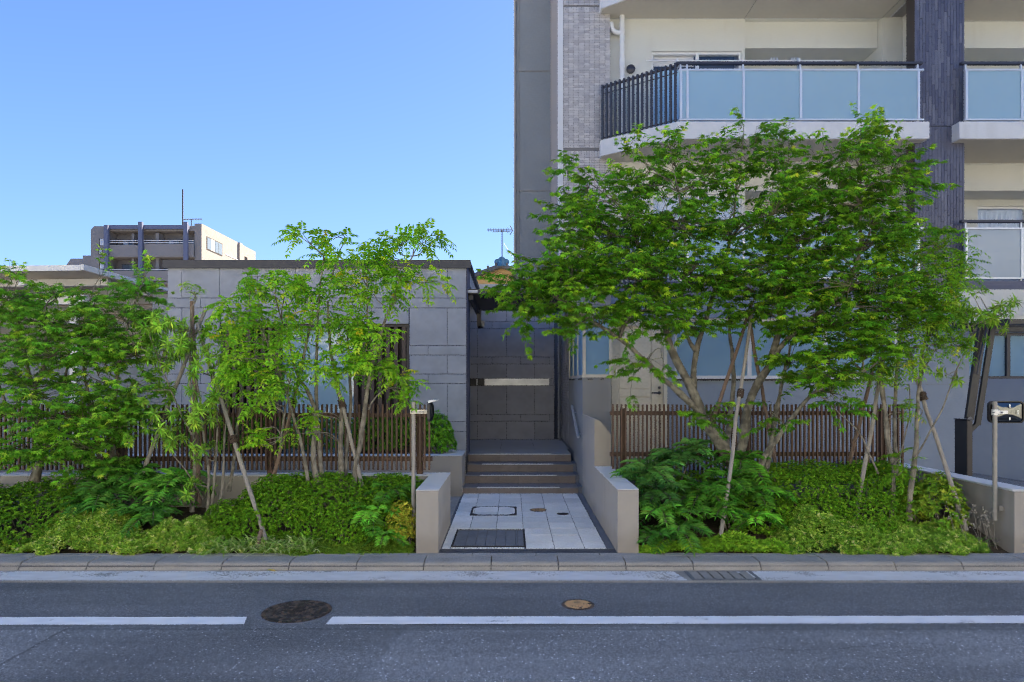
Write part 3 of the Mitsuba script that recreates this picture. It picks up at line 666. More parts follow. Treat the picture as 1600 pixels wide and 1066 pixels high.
# tile strip of the side wall behind the corner window
sw = put('side_tile_wall', box(1.004, 1.2, 12.002, 13.66, 0.55, 3.12), 'm_tile_joint', A)
tb = {0: MB(), 1: MB(), 2: MB()}
zz = .56
while zz < 3.1:
    for c in range(15):
        y = 12.01 + c * .109
        if y + .10 < 13.65: tb[RNG.choice(3)].box(.996, 1.005, y + .003, y + .106, zz + .003, zz + .047)
    zz += .05
for i in range(3): put('wall_tile', tb[i], f'm_porch_{i}', sw, kind='stuff')
put('side_downpipe', MB().tube([P(875, 690, 13.55), P(875, 470, 13.55)], .026, 10), 'm_slate', A, smooth=True)
# door
dr_ = put('door', MB().box(DX0 - .028, DX0 + .045, GF - .03, GF + .1, .3, zP(500, GF)).box(DX1 - .03, DX1 + .018, GF - .03, GF + .1, .3, zP(500, GF)).box(DX0 + .045, DX1 - .03, GF - .03, GF + .1, zP(509, GF), zP(500, GF)), 'm_cream_metal', A)
dl = MB(); dx0, dx1 = DX0 + .048, DX1 - .033
zp = [0.3, zP(628, GF), zP(609, GF), zP(505, GF)]
dl.box(dx0, dx1, GF + .04, GF + .06, .3, zP(509.5, GF))
for a, b in ((dx0, DX0 + .085), (DX1 - .20, dx1)): dl.box(a, b, GF + .02, GF + .041, .3, zP(509.5, GF), b=.003)
put('leaf', dl, 'm_cream_metal', dr_)
for a, b in ((.3, zP(622.5, GF)), (zP(620.5, GF), zP(608.8, GF)), (zP(607.5, GF), zP(513, GF))):
    put('door_panel', MB().add(*front_slab(DX0 + .09, DX1 - .205, a, b, GF + .026, GF + .041, .006)), 'm_cream_metal', dr_)
hz = zP(614, GF); hx = DX1 - .09
put('lever_handle', MB().tube([[hx, GF + .02, hz], [hx, GF - .04, hz], [hx - .01, GF - .045, hz], [hx - .12, GF - .045, hz]], .010, 8).tube([[hx, GF + .02, hz], [hx, GF + .005, hz]], .024, 12).tube([[hx, GF + .02, hz + .075], [hx, GF + .0, hz + .075]], .020, 12), 'm_rail_dark', dr_, smooth=40)
put('hinge', MB().box(DX0 + .036, DX0 + .05, GF - .042, GF - .03, zP(590, GF), zP(577, GF)), 'm_alu', dr_)
window(A, *W1[:2], W1[2], W1[3], GF, [2.36 + 1.10, 2.36 + 2.2], 'm_film', fm='m_alu_white', pane='m_film_glass')
put('window_sill', box(W1[0] - .02, W1[1] + .02, GF - .03, GF + .04, W1[2] - .028, W1[2] - .002), 'm_black', A)
put('wall_joint', MB().box(4.9, 6.62, GF - .0015, GF + .01, zP(600.7, GF), zP(600, GF)), 'm_gutter', A)
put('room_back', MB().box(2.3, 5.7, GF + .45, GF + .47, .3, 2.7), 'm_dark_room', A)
# right, farther back
RY = 11.6
W2 = ((1512 - 800) / F * RY, 12.0, zP(592, RY), zP(520, RY))
m = MB(); wall_hole(m, 6.635, 16, RY, RY + .2, -0.3, zP(503, RY), [W2])
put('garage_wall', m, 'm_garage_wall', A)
window(A, *W2, RY, [(1515 - 800) / F * RY + .17, (1579 - 800) / F * RY, 10.0], 'm_film', fm='m_rail_dark', pane='m_film_glass')
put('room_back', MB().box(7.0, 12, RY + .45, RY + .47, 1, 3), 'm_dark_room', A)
put('garage_lintel', MB().box(6.635, 16, RY - .3, 12.48, zP(503, RY - .3), zP(490, RY - .3) + .0).box(6.635, 16, RY - .32, RY - .2, zP(503, RY - .3) + .1, 3.24), 'm_cream', A)
put('window_hood', box(7.75, 16, RY - .12, RY - .003, zP(520, RY) + .01, zP(505, RY)), 'm_black', A)
# ------------------------------------------------------------------ slat fences
def fence(label, x0, x1, Y, z0, z1, sp, rails, posts, pz, w=0.019, dpt=0.03):
    f = thing('slat_fence', label, 'fence')
    n = int(round((x1 - x0) / sp))
    ds = [mikit.ply(box(-w / 2, w / 2, -dpt / 2, dpt / 2, z0, z1, b=.002).get(), f'm_slat_{i}') for i in range(3)]
    for k in range(n + 1):
        put_copy('slat', ds[RNG.integers(3)], f, T().translate([x0 + (x1 - x0) * k / n, Y + float(RNG.normal(0, .0012)), float(RNG.normal(0, .002))]))
    for z in rails:
        put('rail', box(x0 - .03, x1 + .03, Y + .016, Y + .052, z - .024, z + .024, b=.003), 'm_slat_1', f)
    for p in posts:
        put('post', box(p - .034, p + .034, Y + .054, Y + .115, pz, z1 - .05, b=.004), 'm_slat_0', f)
    return f
fence('brown slat fence standing on the coping left of the steps', -9.995, -0.915, 7.56, zP(734.5, 7.56), zP(632, 7.56), 0.0515, [zP(649, 7.56), zP(717.5, 7.56)], [-9.27, -7.61, -5.95, -4.36, -2.70, -1.03], 0.676)
fence('brown slat fence behind the big maple on the right', 1.185, 4.585, 8.02, 0.62, zP(632, 8.02), 0.0498, [zP(646, 8.02), zP(710, 8.02)], [1.32, 2.80, 4.38], 0.3)

# ------------------------------------------------------------------ wooden tree stakes
def stake(label, a, b, r=0.021, m='m_stake_pale', lash=None):
    k = thing('tree_stake', label, 'stake', 'wooden stakes propping up the young trees')
    p = np.linspace(a, b, 9); p[1:-1] += RNG.normal(0, .004, (7, 3))
    put('pole', MB().tube(p, np.linspace(r * 1.12, r * .88, 9), 9, noise_amp=.12, seed=int(RNG.integers(99))), m, k, smooth=50)
    if lash is not None:
        c = np.asarray(a) + (np.asarray(b) - a) * lash; d = (np.asarray(b) - a) / np.linalg.norm(np.asarray(b) - a)
        lm = MB()
        for i in range(7):
            q = c + d * (i - 3) * .012
            t = np.linspace(0, 2 * np.pi, 13); rr = r * 1.35 + RNG.uniform(0, .007); n1 = np.cross(d, [0, 1, 0]); n1 /= np.linalg.norm(n1); n2 = np.cross(d, n1)
            lm.tube(q + rr * (np.cos(t)[:, None] * n1 + np.sin(t)[:, None] * n2 * 1.3) + d * RNG.uniform(-.006, .006), .008, 5)
        put('lashing', lm, 'm_lash', k, smooth=True)
    return k
stake('pale wooden stake leaning right across the left slat fence, its foot in the fern-like shrub', P(209, 772, 7.15), P(321, 484, 7.32), lash=.42)
stake('pale wooden stake leaning left, crossing the front of the narrow-leaved tree', P(419, 856, 6.62), P(308, 505, 7.2), .021, lash=.46)
stake('upright brown stake standing inside the narrow-leaved tree', P(311, 790, 7.2), P(300, 471, 7.25), .024, 'm_stake_brown')
stake('short pale stake at the foot of the left maples', P(186, 752, 7.3), P(168, 660, 7.4), .021)
stake('pale stake leaning left in front of the rightmost ash stems', P(574, 792, 7.05), P(528, 606, 7.2), .020, lash=.86)
stake('pale stake leaning right behind the leftmost ash stems', P(422, 768, 7.25), P(468, 590, 7.3), .020, 'm_stake_brown', lash=.78)
stake('brown broken stake stub low in the grass tufts beside the clipped azalea', P(401, 862, 6.58), P(408, 828, 6.62), .02, 'm_stake_brown')
stake('long pale stake leaning over the fern-like shrubs against the big maple', P(1124, 852, 6.58), P(1175, 486, 7.35), .019, lash=.62)
stake('dark brown stake crossing behind the big maple, leaning right', P(1108, 676, 7.8), P(1176, 470, 7.45), .020, 'm_stake_brown')
stake('dark brown stake leaning left behind the big maple', P(1211, 722, 7.85), P(1168, 486, 7.45), .020, 'm_stake_brown')
stake('pale stake leaning right with its foot in the ground cover, left of the slender tree', P(1337, 818, 6.9), P(1380, 560, 7.2), .021)
stake('pale stake leaning left down to the right end of the ground cover', P(1510, 829, 6.75), P(1416, 540, 7.2), .021, lash=.71)
stake('dark brown stake leaning right in front of the right slat fence', P(1326, 730, 7.75), P(1368, 560, 7.3), .021, 'm_stake_brown')

# ------------------------------------------------------------------ traffic mirrors on poles
def rounded(w, h, r, n=6):
    p = []
    for cx, cy, a0 in ((w - r, h - r, 0), (-w + r, h - r, 90), (-w + r, -h + r, 180), (w - r, -h + r, 270)):
        for i in range(n + 1):
            a = math.radians(a0 + 90 * i / n); p.append((cx + r * math.cos(a), cy + r * math.sin(a)))
    return np.array(p)
def mirror(label, foot, ztop, side, pole_label, base, yaw, dx, w=.165, h=.108):
    k = thing('traffic_mirror', label, 'mirror')
    x, y = foot[0], foot[1]
    put('pole', MB().tube([[x, y, foot[2]], [x, y, ztop]], .0205, 14).tube([[x, y, ztop], [x, y, ztop + .006]], [.0205, .012], 14), 'm_pole', k, smooth=40)
    c = np.array([x + dx, y + .06, base])
    M = trimesh.transformations.rotation_matrix(math.radians(yaw), [0, 0, 1]); M[:3, 3] = c
    o = rounded(w, h, .045); n = len(o)
    i_ = rounded(w - .011, h - .011, .036)
    rim = MB(); v = np.vstack([np.c_[o[:, 0], o[:, 0] * 0 - .012, o[:, 1]], np.c_[i_[:, 0], i_[:, 0] * 0 - .014, i_[:, 1]], np.c_[i_[:, 0], i_[:, 0] * 0 - .002, i_[:, 1]], np.c_[o[:, 0], o[:, 0] * 0 + .022, o[:, 1]], [[0, .022, 0]]])
    f = []
    for a in range(n):
        b = (a + 1) % n
        f += [[a, b, n + b], [a, n + b, n + a], [n + a, n + b, 2 * n + b], [n + a, 2 * n + b, 2 * n + a], [3 * n + a, 3 * n + b, b], [3 * n + a, b, a], [4 * n, 3 * n + b, 3 * n + a]]
    rim.add(v, f); m = rim.get(); m.apply_transform(M)
    put('rim', m, 'm_black', k)
    g = MB(); gv = [[0, -.030, 0]]; gf = []
    R = 6
    for q in range(1, R + 1):
        t = q / R; gv += [[a * t, -.030 * (1 - t * t) - .004, b * t] for a, b in i_]
    for a in range(n): gf.append([0, 1 + (a + 1) % n, 1 + a])
    for q in range(R - 1):
        for a in range(n):
            b = (a + 1) % n; gf += [[1 + q * n + a, 1 + q * n + b, 1 + (q + 1) * n + b], [1 + q * n + a, 1 + (q + 1) * n + b, 1 + (q + 1) * n + a]]
    m = g.add(gv, np.array(gf)[:, ::-1]).get(); m.apply_transform(M)
    put('convex_mirror', m, 'm_mirror', k, smooth=True)
    cl = MB().tube([[x, y, base - .028], [x, y, base + .028]], .030, 14).box(x + .02 * np.sign(dx), x + dx * .9, y + .015, y + .05, base - .016, base + .016).box(x - .05, x + .05, y - .034, y - .026, base - .012, base + .012)
    put('clamp', cl, 'm_alu', k)
    for s in (-1, 1): put('bolt', MB().tube([[x + s * .04, y - .046, base], [x + s * .04, y - .02, base]], .008, 8), 'm_cover', k)
    return k, M
# right: seen from the front, its pole passing before its left third
q = P(1554.5, 813, 6.62)
mk, M = mirror('rectangular convex mirror with black rim on a pole at the right end wall', q, zP(628, 6.62), 1, '', P(1572, 644, 6.68)[2], -4, P(1572, 644, 6.68)[0] - q[0])
mm = MB()
for bx, bz, bw, bh in ((.012, .062, .006, .017), (.012, -.062, .006, .015), (-.085, 0, .004, .022), (.088, 0, .004, .022)): mm.box(bx - bw, bx + bw, -.0375, -.036, bz - bh, bz + bh)
m = mm.get(); m.apply_transform(M); put('white_mark', m, 'm_white_metal', mk)  # white bars stand for road dashes reflected in the mirror
put('wall_bracket', box(q[0] + .03, q[0] + .07, q[1] - .02, q[1] + .05, .45, .50), 'm_pole', mk)
# left: seen edge-on, standing out from the pole on a bracket
q = P(646, 823, 6.72)
k = thing('traffic_mirror', 'convex mirror turned edge-on on a bracketed pole at the left end wall', 'mirror')
put('pole', MB().tube([[q[0], q[1], q[2] - .1], [q[0], q[1], zP(628, 6.72)]], .0205, 14), 'm_pole', k, smooth=40)
bz = zP(643.5, 6.72); bx1 = P(668, 0, 6.72)[0]
put('bracket', MB().box(q[0] - .028, bx1, q[1] - .030, q[1] - .024, bz - .019, bz + .019).box(q[0] - .028, bx1, q[1] + .024, q[1] + .030, bz - .019, bz + .019).tube([[q[0], q[1], bz - .022], [q[0], q[1], bz + .022]], .029, 12), 'm_cream_metal', k)
put('bolt', MB().tube([[q[0] - .012, q[1] - .045, bz], [q[0] - .012, q[1] - .03, bz]], .008, 8).tube([[q[0] + .07, q[1] - .042, bz], [q[0] + .07, q[1] - .03, bz]], .007, 8).tube([[q[0] + .1, q[1] - .042, bz], [q[0] + .1, q[1] - .03, bz]], .007, 8), 'm_cover', k)
bx = bx1 + .005
o = rounded(.125, .095, .03)
m = MB().prism([tuple(p) for p in o], 0, 0, .026).get(); m.apply_translation([bx, q[1] + .05, bz]); put('rim', m, 'm_black', k)
m = MB()
n = len(o); o2 = o * .92; v = np.vstack([np.c_[o2[:, 0] * 0 + .027, o2], np.c_[o2[:, 0] * 0 + .045, o2 * .6], [[.052, 0, 0]]]); f = []
for a in range(n):
    b = (a + 1) % n; f += [[a, b, n + b], [a, n + b, n + a], [n + a, n + b, 2 * n]]
m = m.add(v, f).get(); m.apply_translation([bx, q[1] + .05, bz]); put('convex_mirror', m, 'm_mirror', k, smooth=True)
put('hood', MB().prism([(-.0, .085), (.075, .110), (.078, .118), (-.0, .112)], 1, q[1] - .07, q[1] + .17).get().apply_translation([bx + .01, 0, bz]), 'm_white_metal', k)

# ------------------------------------------------------------------ tilted-up car gate at the right
k = thing('car_gate', 'black flip-up car gate with its arms raised beside the right wall', 'gate')
B = P(1510.6, 657, 9.0); zb = 0.15
put('post_box', box(B[0], B[0] + .075, 9.0, 9.25, zb, B[2], b=.006), 'm_black', k)
put('post_front', box(B[0] + .004, B[0] + .071, 8.994, 9.0, zb, B[2] - .01), 'm_black_brown', k)
put('post_cap', box(B[0] - .01, B[0] + .085, 8.985, 9.26, B[2] + .001, B[2] + .012, b=.003), 'm_black', k)
def bar(a, b, w, d):
    """A square channel between two points in the x-z plane."""
    a, b = np.asarray(a, float), np.asarray(b, float); t = (b - a) / np.linalg.norm(b - a); n = np.array([t[2], 0, -t[0]]); v = []
    for p in (a, b):
        for s, e in ((-1, -1), (1, -1), (1, 1), (-1, 1)): v.append(p + n * s * w / 2 + np.array([0, e * d / 2, 0]))
    return MB().add(v, [[0, 1, 5, 4], [1, 2, 6, 5], [2, 3, 7, 6], [3, 0, 4, 7], [0, 3, 2, 1], [4, 5, 6, 7]])
put('lift_arm', bar(P(1514, 655, 9.12), P(1536, 500, 9.12), .10, .05), 'm_black', k)
put('lift_arm', bar(P(1527, 664, 9.12), P(1552, 503, 9.12), .068, .04), 'm_black', k)
put('lever', bar(P(1517, 672, 9.12), P(1527, 662, 9.12), .05, .04), 'm_black', k)
put('gas_spring', MB().tube([P(1531, 563, 9.05), P(1543, 512, 9.05)], .02, 10).tube([P(1527, 585, 9.05), P(1531, 563, 9.05)], .011, 8), 'm_rail_dark', k, smooth=40)
put('pivot', MB().tube([P(1516, 655, 9.0), P(1516, 655, 9.25)], .03, 12), 'm_cover', k)
gt = P(1545, 508, 9.12)
put('gate_frame', MB().box(gt[0] - .1, 12.0, 8.6, 8.64, gt[2] - .03, gt[2] + .03).box(gt[0] - .1, 12.0, 9.7, 9.74, gt[2] + .02, gt[2] + .08).box(gt[0] - .1, gt[0] - .06, 8.64, 9.70, gt[2] - .02, gt[2] + .04), 'm_black', k)
for i in range(8):
    put('gate_bar', box(gt[0] - .06, 12.0, 8.72 + i * .12, 8.75 + i * .12, gt[2] - .01 + i * .006, gt[2] + .02 + i * .006), 'm_black', k)

# ------------------------------------------------------------------ covers and grates
def disc(x, y, z, r, h, n=40):
    return MB().tube([[x, y, z - .01], [x, y, z + h - .002], [x, y, z + h]], [r, r, r - .003], n)
k = thing('manhole_cover', 'large dark round manhole cover between the two lengths of white line', 'manhole cover')
mx, my = -1.585, 5.035
put('ring', disc(mx, my, 0, .268, .004), 'm_cover', k)
put('lid', disc(mx, my, 0, .252, .006), 'm_iron', k)
pm = MB()
for rr, nn in ((.232, 44), (.165, 30), (.10, 18)):
    for i in range(nn):
        a = 2 * np.pi * i / nn + rr * 9; c, s_ = np.cos(a), np.sin(a); L, W = (.016, .010) if i % 2 else (.011, .012)
        ax, bx_ = np.array([c, s_, 0]), np.array([-s_, c, 0]); o = np.array([mx, my, 0]) + ax * rr
        v = [o + ax * p * W + bx_ * q_ * L * .8 + np.array([0, 0, zz]) for zz in (.0055, .0095) for p, q_ in ((-1, -1), (1, -1), (1, 1), (-1, 1))]
        pm.add(v, [[0, 1, 5, 4], [1, 2, 6, 5], [2, 3, 7, 6], [3, 0, 4, 7], [4, 5, 6, 7]])
for i in range(9):
    for j in range(9):
        x, y = (i - 4) * .016, (j - 4) * .016
        if x * x + y * y < .07 ** 2: pm.box(mx + x - .005, mx + x + .005, my + y - .005, my + y + .005, .005, .0095)
put('raised_pattern', pm, 'm_iron', k, kind='stuff')
put('lift_slot', MB().tube([[mx + .0, my - .235, .004], [mx, my - .235, .0068]], .014, 12), 'm_black', k)
k = thing('valve_cover', 'small ochre round cover set in the road in front of the walkway', 'manhole cover')
mx, my = 0.502, 5.195
put('ring', disc(mx, my, 0, .125, .004), 'm_iron', k)
put('lid', disc(mx, my, 0, .102, .0065), 'm_ochre', k)
m = MB().box(mx - .026, mx + .020, my + .030, my + .050, .006, .0069)
for i in range(4): m.box(mx - .055 + i * .024, mx - .040 + i * .024, my - .062, my - .046, .006, .0069)
for i in range(3): m.box(mx + .038 + i * .018, mx + .049 + i * .018, my - .012, my + .006, .006, .0069)
m.tube([[mx + .088, my + .002, .004], [mx + .088, my + .002, .0070]], .017, 12).tube([[mx + .01, my - .090, .004], [mx + .01, my - .090, .0070]], .012, 10)
put('cast_mark', m, 'm_iron', k, kind='stuff')
k = thing('walkway_cover', 'ochre round inspection cover in the pale walkway tiles', 'cover')
z = WZ(8.53)
put('ring', disc(.330, 8.53, z, .108, .003), 'm_iron', k); put('lid', disc(.330, 8.53, z, .088, .0045), 'm_ochre', k)
m = MB()
for i in range(5): m.box(.29 + i * .018, .299 + i * .018, 8.47, 8.59, z + .004, z + .0053)
put('cast_mark', m, 'm_iron', k, kind='stuff')
k = thing('walkway_drain', 'small black round drain cover right of the ochre cover in the walkway', 'cover')
z = WZ(8.29); put('ring', disc(.617, 8.29, z, .075, .003), 'm_iron', k); put('lid', disc(.617, 8.29, z, .060, .0045), 'm_black', k)
k = thing('slate_cover', 'large dark slate plank access cover at the front left of the walkway', 'cover')
c0 = WZ(7.08)
m = MB()
for a in ((-.600, .135, 6.70, 6.716), (-.600, .135, 7.459, 7.475), (-.600, -.585, 6.716, 7.459), (.120, .135, 6.716, 7.459)): m.box(a[0], a[1], a[2], a[3], .05, c0 + .004)
put('frame', m, 'm_black', k)
put('tray', box(-.583, .118, 6.718, 7.457, .04, c0 - .010), 'm_black', k)
xs = [-.583, -.465, -.365, -.265, -.165, -.065, .035, .060, .118]
for a, b in zip(xs[:-1], xs[1:]): put('plank', box(a + .0022, b - .0022, 6.719, 7.456, c0 - .012, c0 + .001 + float(RNG.uniform(0, .001)), b=.003), 'm_slate', k)
k = thing('tiled_cover', 'square tiled access cover outlined by a dark frame with cut corners', 'cover')
m = MB(); x0, x1, y0, y1 = -.505, .058, 8.185, 8.74; z = WZ(8.46) + .0055
for a in ((x0, x1, y0, y0 + .016), (x0, x1, y1 - .016, y1), (x0, x0 + .022, y0 + .016, y1 - .016), (x1 - .022, x1, y0 + .016, y1 - .016)): m.box(a[0], a[1], a[2], a[3], z - .01, z + .001)
for cx, cy, sx, sy in ((x0 + .022, y0 + .016, 1, 1), (x1 - .022, y0 + .016, -1, 1), (x0 + .022, y1 - .016, 1, -1), (x1 - .022, y1 - .016, -1, -1)):
    t = [(cx, cy), (cx + sx * .085, cy), (cx, cy + sy * .085)]
    m.prism(t, 2, z - .01, z + .001)
put('frame', m, 'm_black', k)
k = thing('gutter_grate', 'grey steel grate in the gutter interrupting the white edge band', 'drain')
x0, x1, y0, y1 = 1.565, 2.10, 5.845, 6.098
put('frame', MB().box(x0 - .03, x1 + .03, y0 - .03, y0, .002, .013).box(x0 - .03, x0, y0, y1, .002, .013).box(x1, x1 + .03, y0, y1, .002, .013).box(x0, x1, y1 - .012, y1, .002, .013), 'm_cover', k)
m = MB()
for i in range(6): put('grate_plate', box(x0 + .004 + i * .0887, x0 + .078 + i * .0887, y0 + .003, y1 - .014, .004, .0115, b=.002), 'm_gutter', k)
put('pit', box(x0, x1, y0, y1, .0, .0065), 'm_black', k)

# handrail, laundry pole
k = thing('handrail', 'short sloping silver handrail on the wall beside the steps', 'handrail')
a, b = P(894, 634.7, 10.78), P(904.3, 683, 9.75); a[0] = b[0] = .945
put('tube', MB().tube([a, b], .020, 12), 'm_handrail', k, smooth=40)
for t in (.15, .85):
    c = a + (b - a) * t; put('bracket', MB().tube([c, c + [.02, 0, -.03], c + [.054, 0, -.03]], .007, 6), 'm_handrail', k)
k = thing('laundry_pole', 'silver laundry pole lying along the upper balcony railing', 'pole')
a, b = P(1010, 95, 12.72), P(1313, 95, 12.72)
put('rod', MB().tube([a, b], .013, 10).tube([b, b + [.03, 0, 0]], .017, 10), 'm_alu_white', k, smooth=40)
put('holder', MB().box(a[0] + .55, a[0] + .58, 12.66, 12.74, a[2] - .16, a[2] + .02).box(b[0] - .8, b[0] - .77, 12.66, 12.74, b[2] - .16, b[2] + .02), 'm_alu_white', k)
m = MB()
for u in (1205, 1209, 1214, 1237, 1241, 1246): 
    c = P(u, 93, 12.72); m.box(c[0] - .008, c[0] + .008, 12.70, 12.74, c[2] - .03, c[2] + .025)
put('peg', m, 'm_alu', k)

# ------------------------------------------------------------------ far apartment block, left background
AY = 75.0
SX0 = (315 - 800) / F * AY
k = thing('far_apartment', 'beige apartment block far behind, with blue columns and stepped left side', 'building')
def X_(u, Y=AY): return (u - 800) / F * Y
def fb(m, u0, u1, v0, v1, y0=AY, y1=AY + 12): return m.box(X_(u0), X_(u1), y0, y1, zP(v1, AY), zP(v0, AY))
m = MB()
m.prism([(X_(142), 0), (X_(170), 0), (X_(170), zP(353.5, AY)), (X_(147), zP(353.5, AY)), (X_(142), zP(359, AY))], 1, AY, AY + 12)
fb(m, 304, 315, 349.5, 700); fb(m, 170, 304, 353, 361); fb(m, 170, 304, 361, 362, AY + 1.5)
m.box(X_(170), X_(304), AY + 1.6, AY + 12, 0, zP(355, AY))
for a, b in ((.02, 6.19), (9.91, 10.79), (13.01, 15.8)): m.box(X_(304), X_(314.9), AY + a, AY + b, 0, zP(350, AY) - .01)
m.box(X_(304), SX0 - .9, AY + 6.2, AY + 15.8, 0, zP(350, AY) - .01)
m.prism([(X_(96), 0), (X_(142), 0), (X_(142), zP(398, AY)), (X_(125), zP(398, AY)), (X_(125), zP(403, AY)), (X_(106), zP(403, AY)), (X_(97), zP(416, AY))], 1, AY + .5, AY + 12)
w = put('wall', m, 'm_far_wall', k)
for u0, u1, v0, v1 in ((173, 221, 384, 401), (228, 304, 382, 401), (173, 221, 424, 440), (228, 304, 424, 440)):
    put('balcony', box(X_(u0), X_(u1), AY - .35, AY - .15, zP(v1, AY), zP(v0, AY)), 'm_far_wall', k)
for v in (401, 442): put('balcony_floor', box(X_(170), X_(305), AY - .3, AY + 1.6, zP(v, AY) - .12, zP(v, AY)), 'm_far_wall', k)
for v in (380, 422, 377): put('balcony_rail', box(X_(173), X_(304), AY - .3, AY - .22, zP(v, AY) - .04, zP(v, AY) + .04), 'm_alu_white', k)
for u in (171, 224, 294): put('column', box(X_(u - 3), X_(u + 3), AY - .7, AY - .36, 0, zP(349 if u > 200 else 354, AY)), 'm_far_navy', k)
put('roof_beam', MB().box(X_(168), X_(297), AY - .36, AY - .02, zP(359, AY), zP(353, AY)), 'm_far_navy', k)
for u0, u1, v0, v1 in ((155, 168, 372.5, 384.5), (154, 160, 389, 398), (155, 168, 411, 421)):
    wn = put('window', box(X_(u0), X_(u1), AY - .04, AY + .05, zP(v1, AY), zP(v0, AY)), 'm_far_dark', k)
    put('pane', box(X_(u0 + 1.6), X_(u1 - .8), AY - .06, AY - .045, zP(v1 - .8, AY), zP(v0 + .8, AY)), 'm_curtain', wn)
for u0, u1, v0, v1, mm_ in ((179, 199, 372, 388, 0), (213, 221, 373, 388, 0), (252, 270, 371, 388, 0), (272, 296, 370, 388, 1), (297, 304, 370, 388, 0), (178, 198, 409, 425, 1), (241, 260, 408, 425, 1)):
    wn = put('window', box(X_(u0), X_(u1), AY + 1.54, AY + 1.6, zP(v1, AY), zP(v0, AY)), 'm_far_dark', k)
    c = (u0 + u1) / 2
    put('pane', box(X_(u0 + .8), X_(c - .4), AY + 1.5, AY + 1.53, zP(v1, AY), zP(v0 + .8, AY)), 'm_curtain' if not mm_ else 'm_far_glass', wn)
    put('pane', box(X_(c + .4), X_(u1 - .8), AY + 1.5, AY + 1.53, zP(v1, AY), zP(v0 + .8, AY)), 'm_far_glass', wn)
for u0, u1, v0 in ((203.5, 207, 364), (241, 246, 363), (163, 164, 0)):
    if v0: put('pier', box(X_(u0), X_(u1), AY + .3, AY + 1.58, zP(440, AY), zP(v0, AY)), 'm_far_wall', k)
SX = X_(315)
sd = MB()
sd.box(SX - .3, SX, AY, AY + 6.2, 0, zP(350, AY)).box(SX - .3, SX, AY + 6.2, AY + 9.9, zP(350, AY) - 1.3, zP(350, AY)).box(SX - .3, SX + .25, AY + 9.9, AY + 10.8, 0, zP(350, AY) + .02)
sd.box(SX - .3, SX, AY + 10.8, AY + 13, zP(350, AY) - 1.3, zP(350, AY)).box(SX - .3, SX, AY + 13, AY + 15.8, 0, zP(350, AY)).box(SX - .2, SX, AY + 6.2, AY + 9.89, 0, zP(350, AY) - 2.6).box(SX - .2, SX, AY + 10.81, AY + 13, 0, zP(350, AY) - 2.6)
put('side_wall', sd, 'm_far_wall', k)
wn = put('side_window', box(SX + .001, SX + .05, AY + 1.2, AY + 5.3, zP(350, AY) - 2.55, zP(350, AY) - 1.1), 'm_far_dark', k)
for i in range(4): put('pane', box(SX + .051, SX + .07, AY + 1.3 + i * 1.0, AY + 2.2 + i * 1.0, zP(350, AY) - 2.45, zP(350, AY) - 1.2), 'm_far_glass' if i != 1 else 'm_curtain', wn)
put('side_rail', MB().box(SX + .0, SX + .05, AY + 6.2, AY + 9.9, zP(350, AY) - 2.2, zP(350, AY) - 2.12).box(SX + .0, SX + .05, AY + 10.9, AY + 13, zP(350, AY) - 2.2, zP(350, AY) - 2.12), 'm_alu_white', k)
k = thing('roof_antenna', 'thin tall mast with a small television aerial on the far apartment roof', 'antenna')
zr = zP(352, AY + 3)
put('mast', MB().tube([P(285.5, 352, AY + 3), P(285.5, 296, AY + 3)], .07, 6), 'm_far_dark', k)
p = P(299, 343, AY + 3); m = MB().tube([p + [-.9, 0, 0], p + [1.2, 0, .05]], .04, 5).tube([p, p + [0, 0, -.7]], .05, 5)
for i in range(7): m.tube([p + [-.85 + i * .32, -.3, 0], p + [-.85 + i * .32, .3, 0]], .03, 4)
put('aerial', m, 'm_far_dark', k)

# ------------------------------------------------------------------ the yellow gabled house behind the porch
HY = 25.0
k = thing('gabled_house', 'yellow gabled house with dark tiled roof behind the porch', 'house')
rx, rz = X_(784, HY), zP(413, HY)
lx, lz = X_(722, HY), zP(436, HY)
sl = (rz - lz) / (rx - lx); hw = 3.6
put('wall', MB().prism([(rx - hw, 0), (rx + hw, 0), (rx + hw, rz - sl * hw - .15), (rx, rz - .15), (rx - hw, rz - sl * hw - .15)], 1, HY, HY + 9), 'm_yellow_wall', k)
rm = MB()
for s in (-1, 1):
    a = [(rx, rz - .02), (rx + s * (hw + .5), rz - .02 - sl * (hw + .5)), (rx + s * (hw + .5), rz - .16 - sl * (hw + .5)), (rx, rz - .16)]
    rm.prism(a if s < 0 else a[::-1], 1, HY - .4, HY + 9.4)
r_ = put('roof', rm, 'm_roof_tile', k)
m = MB()
for s in (-1, 1):
    for i in range(14):
        x = rx + s * (.2 + i * .29); zz = rz - .0 - sl * (.2 + i * .29)
        m.tube([[x, HY - .42, zz + .02], [x, HY + 9.4, zz + .02]], .045, 6)
put('tile_row', m, 'm_roof_tile', r_)
c = P(784, 410, HY - .3)
m = MB().tube([c + [0, 0, -.15], c + [0, 0, .16]], [.20, .09], 12).tube([c + [-.16, 0, .0], c + [-.16, -.08, .0]], .11, 12).tube([c + [.16, 0, .0], c + [.16, -.08, .0]], .11, 12).tube([c + [0, .02, .05], c + [0, -.09, .05]], .14, 14)
put('ridge_ornament', m, 'm_blue_glaze', r_)
put('eave_wall', box(X_(736, HY - 6), X_(880, HY - 6), HY - 6, HY - 5.8, 0, zP(444, HY - 6)), 'm_cream', k)
k = thing('house_antenna', 'television aerial with arrow-like end on the yellow house ridge', 'antenna')
p = P(784.5, 360, HY)
m = MB().tube([P(784.5, 408, HY), p], .022, 6).tube([P(761, 359.5, HY), P(800, 359.5, HY)], .018, 5).tube([P(770, 362.5, HY), P(797, 362, HY)], .012, 5)
